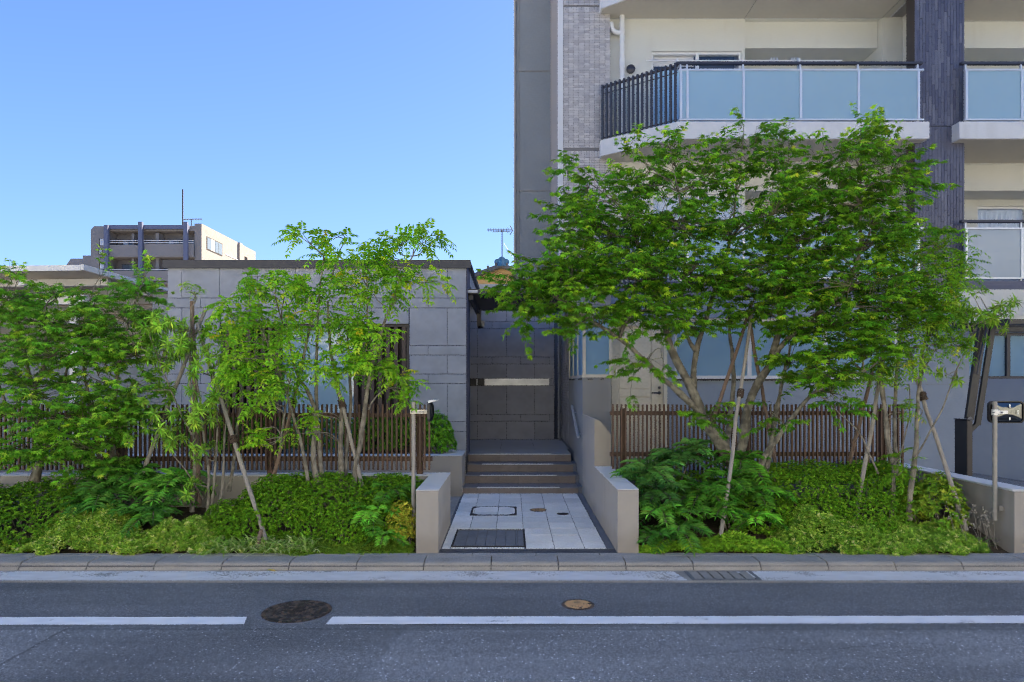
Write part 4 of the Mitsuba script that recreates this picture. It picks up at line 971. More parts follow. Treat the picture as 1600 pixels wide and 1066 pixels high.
m.tube([P(797, 353, HY), P(801, 360, HY), P(797, 367, HY)], .016, 5).tube([P(793, 356, HY), P(796, 360, HY), P(793, 364, HY)], .014, 5)
for u in range(763, 792, 4): m.tube([P(u, 359.5, HY) + [0, -.25, 0], P(u, 359.5, HY) + [0, .25, 0]], .010, 4)
put('mast', m, 'm_far_dark', k)
put('guy_wire', MB().tube([P(787, 380, HY), P(801, 402, HY)], .008, 4), 'm_alu_white', k)

# ------------------------------------------------------------------ carport and walls behind the left fence
k = thing('carport', 'open carport with pale slab roof behind the left trees', 'carport')
CX, CY0, CY1 = -7.0, 11.1, 19.0
cz = 3.58
put('roof', MB().prism([(-22, 3.36), (CX, 3.54), (CX, 3.57), (-22, 3.40)], 1, CY0, CY1), 'm_carport', k)
put('fascia', MB().box(CX, CX + .05, CY0 - .02, CY1, 3.53, 3.62).prism([(-22, 3.34), (CX - .001, 3.52), (CX - .001, 3.61), (-22, 3.43)], 1, CY0 - .03, CY0 - .001), 'm_white_metal', k)
for i in range(6):
    y = 12.0 + i * 1.3
    put('roof_beam', MB().prism([(-21, 3.25), (CX - .1, 3.41), (CX - .1, 3.53), (-21, 3.37)], 1, y, y + .10), 'm_white_metal', k)
for i in range(5): put('purlin', box(CX - 1.1 - i * 1.6, CX - 1.0 - i * 1.6, CY0 + .1, CY1, 3.30 - i * .02, 3.36 - i * .02), 'm_white_metal', k)
put('front_beam', box(-16, CX - .4, CY0 + .7, CY0 + .85, 3.06, 3.22), 'm_white_metal', k)
for x in (-7.6, -11.0): put('post', box(x - .06, x + .06, CY0 + .72, CY0 + .84, 0, 3.06), 'm_white_metal', k)
k = thing('garden_wall', 'pale rendered wall behind the left slat fence', 'wall')
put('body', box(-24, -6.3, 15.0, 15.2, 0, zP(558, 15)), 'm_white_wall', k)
put('coping', box(-24, -6.3, 14.97, 15.23, zP(558, 15) + .001, zP(558, 15) + .05), 'm_coping', k)
k = thing('annex', 'narrow pale blue-grey wall of a shed left of the grey panel building', 'building')
m = MB().prism([(-6.32, 0), (-5.26, 0), (-5.26, zP(469, 12)), (-6.32, zP(455, 12))], 1, 12.0, 14.0)
put('wall', m, 'm_far_grey', k)
put('eave', MB().prism([(-6.42, zP(455, 12) + .0), (-5.24, zP(469, 12) + .0), (-5.24, zP(469, 12) + .05), (-6.42, zP(455, 12) + .05)], 1, 11.9, 14.1), 'm_rail_dark', k)
k = thing('back_house', 'pale house wall seen through the left trees', 'building')
put('wall', box(-32, -6.8, 19.2, 25, 0, 3.9), 'm_cream', k)
put('roof', box(-32.3, -6.5, 18.9, 25.3, 3.9, 4.05), 'm_white_metal', k)

# ------------------------------------------------------------------ the other side of the street (behind the camera; added to bounce light back, seen in mirrors and glass)
def street_house(label, x0, x1, h, col, seed):
    rng = np.random.default_rng(seed); k = thing('street_house', label, 'house')
    put('wall', box(x0, x1, -16, -6.6, -0.05, h), col, k)
    put('roof', box(x0 - .1, x1 + .1, -16.1, -6.45, h, h + .18), 'm_coping', k)
    n = max(2, int((x1 - x0) / 3.4)); 
    for f in range(int(h / 2.9)):
        for i in range(n):
            x = x0 + (i + .5) * (x1 - x0) / n
            w = put('window', box(x - .75, x + .75, -6.6, -6.55, f * 2.9 + .95, f * 2.9 + 2.05), 'm_alu_white', k)
            put('pane', box(x - .69, x + .69, -6.549, -6.54, f * 2.9 + 1.01, f * 2.9 + 1.99), 'm_far_glass', w)
for a in (('cream house across the street, left of the camera', -30, -17.2, 8.9, 'm_opposite', 1), ('white house across the street, behind the camera on its left', -17, -5.2, 8.9, 'm_opposite_white', 2), ('cream house across the street, straight behind the camera', -5, 7.4, 8.9, 'm_opposite', 3), ('white house across the street, behind the camera on its right', 7.6, 19, 8.9, 'm_opposite_white', 4), ('cream house across the street, right of the camera', 19.2, 33, 8.9, 'm_opposite', 5)): street_house(*a)
# ------------------------------------------------------------------ plants
def nrm(a): return a / (np.linalg.norm(a, axis=-1, keepdims=True) + 1e-12)
LEAF = np.array([2.95, 2.68, 1.65])      # these sheets reflect about half of their base colour and pass the other half
class Fol:
    def __init__(self): self.V, self.F, self.C, self.n = [], [], [], 0
    def place(self, tv, tf, pos, d, up, s, col):
        n, k = len(pos), len(tv)
        if n == 0: return
        d = nrm(d); x = nrm(np.cross(d, up)); u = np.cross(x, d)
        s = np.broadcast_to(s, (n,))
        tv = np.asarray(tv, float)
        v = pos[:, None] + s[:, None, None] * (tv[None, :, 0:1] * x[:, None] + tv[None, :, 1:2] * d[:, None] + tv[None, :, 2:3] * u[:, None])
        self.V.append(v.reshape(-1, 3)); self.F.append((np.asarray(tf)[None] + (np.arange(n) * k)[:, None, None]).reshape(-1, 3) + self.n)
        self.C.append(np.repeat(np.clip(np.asarray(col) * LEAF, 0.004, 0.9), k, axis=0)); self.n += n * k
    def put(self, name, m, parent, **kw):
        v, f, c = np.vstack(self.V), np.vstack(self.F), np.vstack(self.C)
        k = numbered((parent + '__' if parent else '') + name)
        scene[k] = mikit.ply((v, f), m, smooth=False, color=c)
        if kw: tag(k, **kw)
        return k
def star(lobes=((0, 1.0), (38, .92), (-38, .92), (80, .66), (-80, .66), (122, .34), (-122, .34)), w=.17):
    v, f = [[0, 0, 0]], []
    for a, L in lobes:
        a = math.radians(a); c, s = math.cos(a), math.sin(a); b = len(v)
        for al, ac, z in ((.50 * L, -w * L, .03), (L, 0, -.16 * L), (.50 * L, w * L, .03)):
            v.append([s * al + c * ac, c * al - s * ac, z])
        f += [[0, b + 1, b], [0, b + 2, b + 1]]
    return np.array(v), np.array(f)
MAPLE = star()
def blade(w, fold=.12, droop=.15, wide=.45):      # two halves folded along the rib, 4 triangles
    v = [[0, 0, 0], [-w, wide, fold * w * 4], [0, wide, 0], [w, wide, fold * w * 4], [0, 1, -droop]]
    return np.array(v), np.array([[0, 2, 1], [0, 3, 2], [1, 2, 4], [2, 3, 4]])
def kite(w, droop=.1):
    return np.array([[0, 0, 0], [w, .5, .10], [0, 1, -droop], [-w, .5, .10]]), np.array([[0, 1, 2], [0, 2, 3]])
LEAFLET, LANCE, SMALL, NARROW = blade(.21), blade(.115, droop=.3), kite(.24), kite(.095, .12)

def colors(rng, n, base, young, ky, sd=.30):
    """n leaf colours: the species' green, lightened by ky for young growth and, in crowns, painted top light, with the variation between leaves."""
    ky = np.clip(ky, 0, 1)[:, None]
    c = .80 * np.asarray(base) * (1 - ky) + np.asarray(young) * ky
    return c * np.exp(rng.normal(0, sd, (n, 1))) * np.exp(rng.normal(0, .10, (n, 3)))

def maple_spray(F_, rng, base, d, L, size, cb, cy, youth):
    n = len(base); up = nrm(np.c_[rng.normal(0, .16, (n, 2)), np.ones(n)]); d = nrm(d)
    side = nrm(np.cross(d, up))
    nodes = [(t, s) for t in (.18, .36, .54, .72, .88) for s in (-1, 1)] + [(1.0, -.45), (1.0, 0), (1.0, .45)]
    for t, s in nodes:
        keep = rng.random(n) < .9
        p = base + d * (L * t)[:, None] + np.c_[np.zeros((n, 2)), -.16 * L * t * t]
        a = np.radians(rng.normal(62 if abs(s) == 1 else 75, 14, n)) * s
        ld = d * np.cos(a)[:, None] + side * np.sin(a)[:, None] + np.c_[np.zeros((n, 2)), -rng.uniform(.05, 1.0, n)]
        pet = rng.uniform(.012, .032, n)[:, None]
        u = nrm(up + np.c_[rng.normal(0, .35, n), rng.normal(-.25, .45, n), np.zeros(n)])
        ky = youth * (t ** 2) * rng.uniform(.3, 1.3, n)
        F_.place(*MAPLE, (p + nrm(ld) * pet)[keep], ld[keep], u[keep], (size * rng.uniform(.62, 1.12, n) * (1.05 - .32 * t))[keep], colors(rng, n, cb, cy, ky)[keep])
def ash_spray(F_, rng, base, d, L, size, cb, cy, youth, pairs=6, nleaf=(4, 7), leaflet=LEAFLET, llen=.066):
    for b, dd, l, yy in zip(base, nrm(d), L, youth):
        k = rng.integers(*nleaf); ref = nrm(np.cross(dd, rng.normal(0, 1, 3))); r2 = np.cross(dd, ref)
        yel = False
        for i in range(k):
            yel = rng.random() < .022
            a = 2 * np.pi * (i + rng.uniform(-.3, .3)) / k
            out = ref * math.cos(a) + r2 * math.sin(a)
            d0 = nrm(dd * rng.uniform(.3, .9) + out + [0, 0, .25]); ll = l * rng.uniform(.75, 1.15) * .62
            t = np.linspace(.25, 1, pairs)
            p = b + d0 * (ll * t)[:, None] + np.c_[np.zeros((pairs, 2)), -.44 * ll * t ** 2]
            tg = nrm(d0 + np.c_[np.zeros((pairs, 2)), -.88 * t])
            sd = nrm(np.cross(tg, [0, 0, 1.0])); upv = np.cross(sd, tg)
            for s in (-1, 1):
                ld = nrm(tg * .55 + sd * s + [0, 0, -.28]) + rng.normal(0, .10, (pairs, 3))
                c = colors(rng, pairs, (.30, .30, .03) if yel else cb, cy, yy * np.ones(pairs) * rng.uniform(.5, 1.2), .16)
                F_.place(*leaflet, p, ld, upv + rng.normal(0, .15, (pairs, 3)), llen * size / .07 * (1 - .25 * np.abs(t - .6)) * rng.uniform(.85, 1.1, pairs), c)
            F_.place(*leaflet, p[-1:], tg[-1:], upv[-1:], llen * size / .07, colors(rng, 1, (.30, .30, .03) if yel else cb, cy, np.array([yy])))
def lance_spray(F_, rng, base, d, L, size, cb, cy, youth, nl=9):
    n = len(base); d = nrm(d); ref = nrm(np.cross(d, rng.normal(0, 1, (n, 3)))); r2 = np.cross(d, ref)
    for ring, (t, m) in enumerate(((.35, 4), (.75, nl - 3), (1.0, nl))):
        for i in range(m):
            a = 2 * np.pi * (i + .5 * ring + rng.uniform(-.25, .25, n)) / m
            out = ref * np.cos(a)[:, None] + r2 * np.sin(a)[:, None]
            ld = nrm(out + d * rng.uniform(.1, .75, n)[:, None] + np.c_[np.zeros((n, 2)), rng.uniform(-.5, .15, n)])
            F_.place(*LANCE, base + d * (L * t)[:, None], ld, nrm(d + [0, 0, .8] + rng.normal(0, .15, (n, 3))), size * rng.uniform(.7, 1.15, n), colors(rng, n, cb, cy, youth * (.4 + .6 * t) * rng.uniform(.4, 1.3, n)))

SPRAY = {'maple': maple_spray, 'ash': ash_spray, 'lance': lance_spray}
def tree(name, label, cat, stems, lobes, kind, bark, cb, cy, size, L, seed, group=None, leaf='m_leaf', layers=.16, young_top_light=.9, updir=.15, dens=1.0, shr=(0, 0), **kw):
    rng = np.random.default_rng(seed); k = thing(name, label, cat, group)
    sp, tr = [], MB()
    for i, (pts, r0, r1) in enumerate(stems):
        c = spline([P(*p) for p in pts], 18); c[1:-1] += rng.normal(0, r0 * .10, (16, 3))
        rad = np.linspace(r0, r1, 18) * (1 + .06 * rng.normal(0, 1, 18)); rad[0] *= 1.25
        tr.tube(c, rad, 12 if r0 > .03 else 8, noise_amp=.16, seed=seed + i); sp.append(c[3:])
    put('trunk', tr, bark, k, smooth=60)
    allp = np.vstack(sp)
    fo, tw, limbs = Fol(), MB(), MB()
    cs = [P(l[0], l[1], l[2]) for l in lobes]; ztop, zlow = max(c[2] for c in cs), min(c[2] for c in cs)
    for l, c in zip(lobes, cs):
        u, v, Y, ru, rv, ry, n = l[:7]; n = int(round(n * dens)); shoot = len(l) > 7 and l[7]; ru, rv = max(9, ru - shr[0]), max(6, rv - shr[1])
        R = np.array([ru * Y / F, ry, rv * Y / F])
        q = nrm(rng.normal(0, 1, (n, 3))) * (rng.random(n) ** .42)[:, None]
        pts = c + q * R
        if layers: 
            lz = layers * (.7 + .5 * rng.random()); pts[:, 2] = np.round((pts[:, 2]) / lz) * lz + rng.normal(0, lz * .24, n) + .06 * (meshkit.noise(np.c_[pts[:, :2] * 2.2, pts[:, 2] * 0], seed) - .5)
        cost = np.linalg.norm(allp - c, axis=1) + .9 * np.maximum(0, allp[:, 2] - c[2] + .1)
        a = allp[np.argmin(cost)]
        subs = []
        for j in range(max(2, n // 16)):
            e = c + q[j % n] * R * .75
            mid = (a + e) / 2 + [0, 0, .10 * np.linalg.norm(e - a)] + rng.normal(0, .04, 3)
            s_ = spline([a, mid, e], 9); subs.append(s_[2:])
            limbs.tube(s_, np.linspace(.006 + .0022 * min(6, n / 20), .0028, 9), 5, cap=False)
        subs = np.vstack(subs)
        dirs = nrm((pts - c) * [1, 1, .25] / R.mean() + (pts - a) * .35 * [1, 1, .2] + rng.normal(0, .30, (n, 3)) * [1, 1, .5]) + [0, 0, updir]
        if shoot: dirs = nrm(rng.normal(0, .28, (n, 3)) + [0, 0, 1.0])
        youth = np.clip(rng.beta(.7, 2.2, n) + .55 * (pts[:, 2] > c[2] + .35 * R[2]) * rng.random(n), 0, 1) * young_top_light  # crown tops lightened: young growth, plus light from above put into the colour
        if shoot: youth = np.clip(youth + .4, 0, 1)
        for p in pts:
            i = np.argmin(((subs - p) ** 2).sum(1)); b = subs[i]
            if np.linalg.norm(p - b) > .02: tw.tube(np.array([b, (b + p) / 2 + [0, 0, .02], p]), np.array([.0035, .003, .002]), 3, cap=False)
        if kind == 'maple':
            ends = pts + nrm(dirs) * (L * .8)
            for p, e in zip(pts, ends): tw.tube(np.array([p, e]), np.array([.002, .0012]), 3, cap=False)
        SPRAY[kind](fo, rng, pts, dirs, L * rng.uniform(.65, 1.25, n), size, cb, cy, youth, **kw)
    put('branch', limbs, bark, k, smooth=True, kind='stuff')
    put('twig', tw, 'm_twig', k, kind='stuff')
    fo.put('crown', leaf, k)
    return k

MG, MY = (.048, .138, .018), (.23, .42, .040)
# the big maple
r1 = [([(1150, 742, 7.45), (1128, 695, 7.42), (1102, 660, 7.40), (1086, 620, 7.38), (1072, 590, 7.40), (1050, 545, 7.45), (1035, 490, 7.5), (1010, 420, 7.5), (985, 350, 7.5)], .070, .014),
      ([(1098, 650, 7.4), (1070, 622, 7.3), (1040, 596, 7.2), (1008, 565, 7.1), (975, 535, 7.0), (930, 505, 6.9), (890, 478, 6.9), (850, 455, 6.9)], .036, .010),
      ([(1083, 606, 7.4), (1084, 575, 7.5), (1088, 548, 7.55), (1098, 515, 7.6), (1115, 460, 7.6), (1140, 380, 7.6), (1150, 300, 7.6)], .036, .010),
      ([(1088, 550, 7.55), (1072, 520, 7.5), (1065, 470, 7.4), (1070, 400, 7.3), (1060, 300, 7.3)], .020, .008),
      ([(1146, 742, 7.5), (1160, 690, 7.5), (1166, 650, 7.5), (1178, 610, 7.45), (1200, 575, 7.4), (1216, 525, 7.4), (1222, 470, 7.4), (1230, 400, 7.4), (1235, 320, 7.4)], .060, .012),
      ([(1205, 565, 7.4), (1240, 520, 7.3), (1275, 492, 7.2), (1320, 450, 7.1), (1345, 380, 7.1), (1345, 290, 7.1), (1345, 200, 7.1)], .030, .007),
      ([(1134, 700, 7.6), (1142, 640, 7.8), (1146, 590, 7.8), (1142, 540, 7.8), (1140, 480, 7.7)], .036, .014),
      ([(1186, 754, 7.2), (1196, 712, 7.15), (1212, 690, 7.1), (1240, 650, 7.0), (1268, 618, 6.9), (1310, 592, 6.8), (1350, 580, 6.8)], .034, .010),
      ([(1192, 756, 7.25), (1204, 700, 7.3), (1212, 650, 7.4), (1222, 600, 7.4), (1235, 540, 7.4)], .036, .012)]
l1 = [(1345, 238, 7.1, 62, 44, .40, 36, True), (1300, 262, 7.1, 60, 40, .45, 50), (1385, 290, 7.1, 62, 36, .5, 56), (1310, 320, 7.2, 100, 42, .7, 110), (1410, 258, 7.0, 36, 22, .25, 18),
      (1165, 235, 7.5, 62, 38, .4, 44), (1215, 262, 7.4, 42, 48, .35, 38), (1050, 248, 7.4, 48, 38, .4, 38), (1162, 205, 7.5, 12, 18, .1, 3, True), (1085, 290, 7.4, 60, 40, .5, 56), (985, 232, 7.3, 10, 26, .12, 5, True), (1000, 285, 7.3, 46, 34, .4, 36),
      (890, 262, 7.1, 26, 22, .2, 9), (925, 300, 7.2, 48, 30, .4, 34), (900, 345, 7.1, 50, 34, .45, 44), (960, 355, 7.2, 86, 46, .7, 96), (1060, 355, 7.3, 96, 50, .8, 116), (1180, 340, 7.3, 90, 46, .8, 104), (1262, 385, 7.3, 96, 46, .8, 110), (1360, 375, 7.1, 86, 44, .7, 96),
      (818, 440, 6.9, 56, 24, .45, 40), (860, 420, 6.9, 46, 26, .4, 40), (820, 480, 6.9, 34, 22, .35, 20), (905, 415, 7.0, 70, 38, .6, 76), (985, 430, 7.1, 90, 46, .8, 116), (1085, 430, 7.2, 100, 46, .8, 126), (1190, 440, 7.2, 100, 44, .8, 120), (1300, 450, 7.1, 100, 44, .8, 126),
      (880, 470, 6.8, 60, 28, .5, 54), (920, 505, 6.8, 56, 20, .45, 34), (1000, 490, 6.9, 74, 26, .6, 66), (1080, 505, 7.3, 60, 24, .5, 44), (1200, 490, 7.2, 60, 26, .6, 44), (1290, 510, 7.0, 70, 30, .6, 66), (1385, 480, 7.0, 60, 34, .6, 58), 
      (1345, 545, 6.9, 66, 26, .5, 62), (1290, 580, 6.8, 56, 28, .45, 50), (1300, 612, 6.8, 44, 16, .3, 24), (1020, 560, 7.1, 60, 12, .3, 12), (1110, 655, 7.3, 46, 16, .3, 14), (1240, 560, 7.1, 40, 24, .4, 22), (1215, 650, 6.95, 30, 14, .2, 8), (985, 585, 7.0, 26, 10, .15, 4)]
tree('maple_tree', 'big spreading green maple with forked leaning trunks on the right', 'tree', r1, l1, 'maple', 'm_bark_maple', MG, MY, .072, .23, 11, dens=1.02, shr=(15, 6))
# the two left maples
la = [([(55, 752, 7.2), (62, 700, 7.2), (58, 650, 7.2), (54, 606, 7.2), (66, 580, 7.15), (72, 540, 7.1), (70, 480, 7.1)], .038, .010),
      ([(54, 606, 7.2), (44, 580, 7.2), (36, 540, 7.2), (20, 470, 7.2)], .022, .008), ([(48, 752, 7.25), (72, 690, 7.3), (88, 640, 7.3), (104, 580, 7.3), (110, 520, 7.3)], .026, .008), ([(20, 690, 7.2), (8, 630, 7.2), (-20, 560, 7.2)], .02, .008)]
ll = [(-10, 470, 7.1, 50, 40, .5, 44), (30, 480, 7.1, 50, 46, .5, 62), (15, 442, 7.2, 20, 10, .2, 4, True), (75, 500, 7.1, 50, 34, .5, 52), (95, 462, 7.2, 26, 18, .3, 14), (20, 545, 7.1, 60, 36, .6, 70), (95, 545, 7.0, 54, 40, .6, 66), (40, 590, 7.0, 56, 22, .5, 36), (70, 625, 6.9, 60, 22, .5, 48), (110, 650, 6.9, 46, 26, .5, 40), (30, 655, 7.0, 36, 18, .3, 18), (55, 700, 6.9, 44, 22, .4, 30), (20, 715, 7.0, 30, 14, .3, 12), (100, 700, 6.9, 40, 26, .4, 34), (-25, 590, 7.1, 30, 20, .4, 18)]
tree('maple_tree', 'bushy green maple at the left edge, with a forked pale trunk', 'tree', la, ll, 'maple', 'm_bark_maple', (.066, .180, .030), (.25, .44, .055), .066, .21, 21, dens=.9, shr=(16, 5))
lb = [([(172, 758, 7.25), (176, 690, 7.25), (180, 620, 7.25), (192, 540, 7.2), (212, 470, 7.2), (226, 430, 7.2)], .030, .007), ([(160, 758, 7.3), (150, 690, 7.3), (138, 620, 7.3), (130, 560, 7.3), (132, 500, 7.3)], .026, .008)]
ll = [(226, 446, 7.2, 18, 20, .2, 10, True), (215, 455, 7.2, 34, 26, .35, 34), (160, 470, 7.2, 36, 24, .35, 30), (195, 500, 7.2, 48, 30, .5, 58), (140, 510, 7.2, 50, 26, .5, 48), (165, 545, 7.1, 56, 28, .5, 56), (215, 560, 7.2, 40, 34, .45, 46), (150, 585, 7.1, 40, 22, .4, 30), (200, 615, 7.0, 46, 28, .5, 50), (150, 640, 6.9, 50, 30, .5, 54), (190, 660, 6.9, 46, 22, .4, 38), (140, 690, 6.9, 46, 30, .4, 52), (170, 720, 6.9, 30, 20, .3, 20), (110, 730, 6.9, 30, 14, .3, 14), (150, 425, 7.3, 12, 12, .15, 2, True)]
tree('maple_tree', 'green maple with an upright pointed top between the left maple and the narrow-leaved tree', 'tree', lb, ll, 'maple', 'm_bark_maple', (.066, .180, .030), (.23, .42, .05), .064, .21, 22, dens=.84, shr=(14, 5))
# narrow-leaved tree with many thin stems
lc = [([(300, 800, 7.1), (304, 720, 7.1), (300, 640, 7.1), (296, 560, 7.1), (300, 480, 7.1)], .020, .007), ([(322, 812, 7.0), (326, 740, 7.0), (318, 680, 7.05), (310, 610, 7.1), (290, 530, 7.1)], .017, .006),
      ([(330, 812, 7.0), (336, 730, 7.0), (340, 660, 7.0), (330, 590, 7.0), (325, 540, 7.0)], .016, .006), ([(335, 812, 7.0), (348, 760, 7.0), (350, 700, 7.0), (356, 640, 7.0)], .018, .007), ([(318, 780, 7.1), (290, 735, 7.0), (262, 700, 6.9), (238, 670, 6.9)], .009, .004), ([(312, 700, 7.1), (280, 640, 7.0), (255, 580, 7.0), (240, 540, 7.0)], .008, .004), ([(358, 768, 7.15), (368, 700, 7.2), (374, 640, 7.2), (380, 600, 7.2)], .019, .009)]
ll = [(295, 462, 7.1, 14, 12, .15, 5, True), (265, 500, 7.1, 30, 22, .3, 18), (280, 545, 7.0, 36, 22, .3, 22), (250, 560, 7.0, 34, 26, .3, 18), (305, 520, 7.1, 24, 18, .3, 10), (320, 570, 6.9, 24, 22, .3, 14), (330, 615, 6.9, 26, 24, .3, 16), (318, 655, 6.9, 24, 20, .3, 12), (250, 615, 7.0, 30, 16, .3, 10), (258, 655, 6.9, 30, 20, .3, 14), (280, 690, 6.9, 26, 14, .2, 8), (330, 710, 6.9, 20, 20, .2, 7), (305, 760, 6.9, 14, 24, .15, 6), (240, 510, 7.1, 16, 12, .2, 5)]
tree('narrow_leaved_tree', 'thin many-stemmed tree with long narrow leaves, lashed to stakes on the left', 'tree', lc, ll, 'lance', 'm_bark_grey', (.066, .160, .030), (.17, .32, .05), .088, .07, 31, dens=.8, layers=0, leaf='m_leaf_glossy')
# the two ash trees with umbrella-like leaf tufts
AG, AYC = (.088, .220, .026), (.25, .43, .045)
ld = [([(500, 764, 7.1), (490, 720, 7.1), (492, 650, 7.1), (480, 610, 7.1), (466, 590, 7.1), (455, 545, 7.1), (440, 500, 7.1)], .034, .009), ([(504, 764, 7.15), (498, 690, 7.15), (494, 600, 7.15), (496, 520, 7.15), (500, 450, 7.15), (506, 400, 7.15)], .026, .008),
      ([(482, 758, 7.05), (470, 690, 7.0), (455, 640, 7.0), (440, 590, 6.95), (420, 540, 6.9), (400, 500, 6.9)], .020, .007), ([(470, 580, 7.1), (480, 530, 7.1), (490, 480, 7.1)], .018, .010), ([(438, 700, 6.95), (444, 650, 6.9), (452, 600, 6.9)], .012, .007), ([(518, 440, 7.2), (528, 400, 7.2), (540, 375, 7.2)], .008, .004)]
ll = [(478, 372, 7.15, 34, 8, .3, 10), (540, 374, 7.2, 26, 5, .2, 5), (505, 395, 7.1, 36, 12, .3, 10), (395, 455, 7.0, 46, 16, .4, 16), (440, 440, 7.0, 50, 16, .45, 20), (480, 460, 7.0, 36, 20, .4, 16), (375, 490, 6.9, 40, 20, .4, 18), (420, 500, 6.9, 44, 24, .45, 22), (360, 525, 6.9, 34, 20, .35, 16), (400, 560, 6.8, 50, 22, .4, 22), (370, 580, 6.85, 36, 20, .35, 16), (440, 580, 6.8, 40, 20, .35, 16), (460, 525, 7.0, 30, 20, .3, 11), (405, 600, 6.8, 46, 16, .35, 13), (445, 620, 6.8, 32, 12, .3, 6), (400, 630, 6.8, 30, 12, .3, 6), (415, 690, 6.8, 24, 16, .3, 5), (385, 690, 6.8, 20, 16, .3, 5), (500, 500, 7.0, 30, 24, .3, 9)]
tree('ash_tree', 'bright lime-green ash with feathery leaves, left of the pair in the clipped azalea', 'tree', ld, ll, 'ash', 'm_bark_grey', AG, AYC, .062, .30, 41, dens=.60, layers=0, updir=.6, young_top_light=.8)
le = [([(535, 762, 7.2), (532, 700, 7.2), (534, 640, 7.2), (524, 590, 7.2), (516, 540, 7.2), (512, 470, 7.2)], .034, .010), ([(540, 760, 7.25), (542, 700, 7.25), (548, 630, 7.25), (546, 570, 7.25), (540, 500, 7.25)], .022, .008), ([(552, 760, 7.1), (558, 715, 7.1), (568, 660, 7.05), (574, 610, 7.0), (586, 550, 7.0), (606, 490, 7.0), (625, 440, 7.0), (645, 400, 7.0)], .030, .007), ([(576, 640, 7.05), (590, 618, 7.0), (606, 606, 7.0)], .010, .006), ([(586, 545, 7.0), (574, 500, 7.0), (575, 450, 7.0)], .013, .006)]
ll = [(640, 380, 7.0, 46, 14, .35, 17), (590, 395, 7.0, 34, 14, .3, 11), (680, 372, 7.0, 24, 10, .2, 6), (672, 435, 6.95, 24, 14, .25, 8), (565, 420, 7.0, 44, 22, .4, 22), (615, 430, 7.0, 34, 20, .3, 14), (600, 465, 6.95, 32, 20, .3, 13), (540, 450, 7.0, 36, 24, .4, 17), (560, 500, 6.9, 40, 20, .4, 17), (590, 530, 6.9, 36, 18, .35, 14), (545, 560, 6.9, 36, 18, .3, 12), (600, 575, 6.9, 34, 20, .3, 13), (560, 580, 6.9, 30, 14, .3, 8), (625, 590, 6.9, 28, 22, .3, 13), (640, 620, 6.9, 14, 12, .2, 5), (505, 585, 6.9, 30, 20, .3, 10), (530, 530, 7.1, 30, 20, .3, 6), (490, 650, 6.8, 18, 8, .2, 3), (470, 680, 6.8, 26, 8, .2, 4)]
tree('ash_tree', 'bright lime-green ash with two umbrella-like top tufts, right of the pair in the clipped azalea', 'tree', le, ll, 'ash', 'm_bark_grey', AG, AYC, .062, .30, 42, dens=.62, layers=0, updir=.6, young_top_light=.75)
# slender trees at the right
rf_ = [([(1394, 812, 6.95), (1396, 745, 6.95), (1400, 735, 7.0), (1388, 700, 7.0), (1382, 640, 7.0), (1376, 590, 7.0), (1380, 520, 7.0), (1400, 440, 7.0)], .026, .009), ([(1400, 740, 7.05), (1392, 710, 7.05), (1386, 660, 7.05), (1380, 610, 7.05), (1374, 570, 7.05), (1360, 500, 7.0)], .022, .008),
       ([(1402, 735, 7.1), (1398, 660, 7.1), (1400, 600, 7.1), (1405, 540, 7.1), (1420, 460, 7.1), (1430, 400, 7.1)], .023, .007), ([(1372, 740, 7.0), (1354, 700, 7.0), (1345, 680, 7.0), (1310, 645, 6.95), (1285, 620, 6.9)], .010, .004), ([(1402, 730, 7.05), (1414, 680, 7.05), (1422, 640, 7.05), (1420, 600, 7.05)], .009, .005)]
ll = [(1430, 385, 7.0, 44, 24, .4, 24), (1470, 395, 7.0, 30, 22, .3, 16), (1400, 430, 7.0, 46, 30, .45, 26), (1455, 440, 7.0, 46, 28, .4, 24), (1500, 420, 6.9, 14, 22, .2, 7), (1410, 480, 7.0, 50, 26, .45, 26), (1380, 520, 6.95, 44, 24, .4, 20), (1440, 505, 6.95, 44, 26, .4, 22), (1400, 560, 6.95, 44, 22, .4, 18), (1460, 540, 6.95, 34, 20, .35, 12), (1360, 580, 6.9, 40, 16, .35, 12), (1400, 640, 6.95, 14, 14, .2, 3), (1405, 730, 6.9, 20, 26, .2, 8)]
tree('ash_tree', 'slender many-stemmed ash with fine drooping leaves right of the big maple', 'tree', rf_, ll, 'ash', 'm_bark_grey', (.060, .155, .018), (.22, .38, .04), .058, .30, 51, dens=.9, layers=0, updir=.5, young_top_light=.6, leaflet=blade(.16), llen=.064)
rg = [([(1420, 812, 6.9), (1424, 750, 6.9), (1432, 690, 6.9), (1434, 640, 6.9), (1438, 585, 6.95), (1446, 530, 7.0), (1470, 490, 7.0)], .030, .008), ([(1428, 720, 6.9), (1450, 680, 6.9), (1472, 640, 6.85), (1490, 590, 6.8), (1512, 545, 6.8)], .010, .005), ([(1438, 600, 6.95), (1460, 550, 6.9), (1490, 530, 6.9), (1520, 512, 6.9)], .009, .004), ([(1438, 590, 6.95), (1450, 540, 7.0), (1458, 500, 7.0)], .009, .004), ([(1500, 520, 6.9), (1540, 500, 6.8), (1570, 490, 6.8)], .007, .004)]
ll = [(1568, 478, 6.8, 18, 12, .15, 5), (1524, 462, 6.9, 10, 8, .1, 2, True), (1540, 500, 6.8, 34, 14, .3, 11), (1498, 488, 6.9, 32, 14, .3, 11), (1470, 470, 7.0, 34, 16, .3, 11), (1460, 510, 6.9, 34, 18, .3, 10), (1500, 530, 6.9, 30, 10, .3, 6), (1490, 590, 6.8, 16, 8, .1, 3), (1480, 450, 7.0, 20, 12, .2, 4), (1440, 640, 6.9, 10, 8, .1, 1)]
tree('slender_tree', 'thin tree at the right with whorls of long leaves reaching towards the black gate arms', 'tree', rg, ll, 'lance', 'm_bark_grey', (.060, .145, .022), (.22, .32, .06), .086, .08, 61, layers=0)

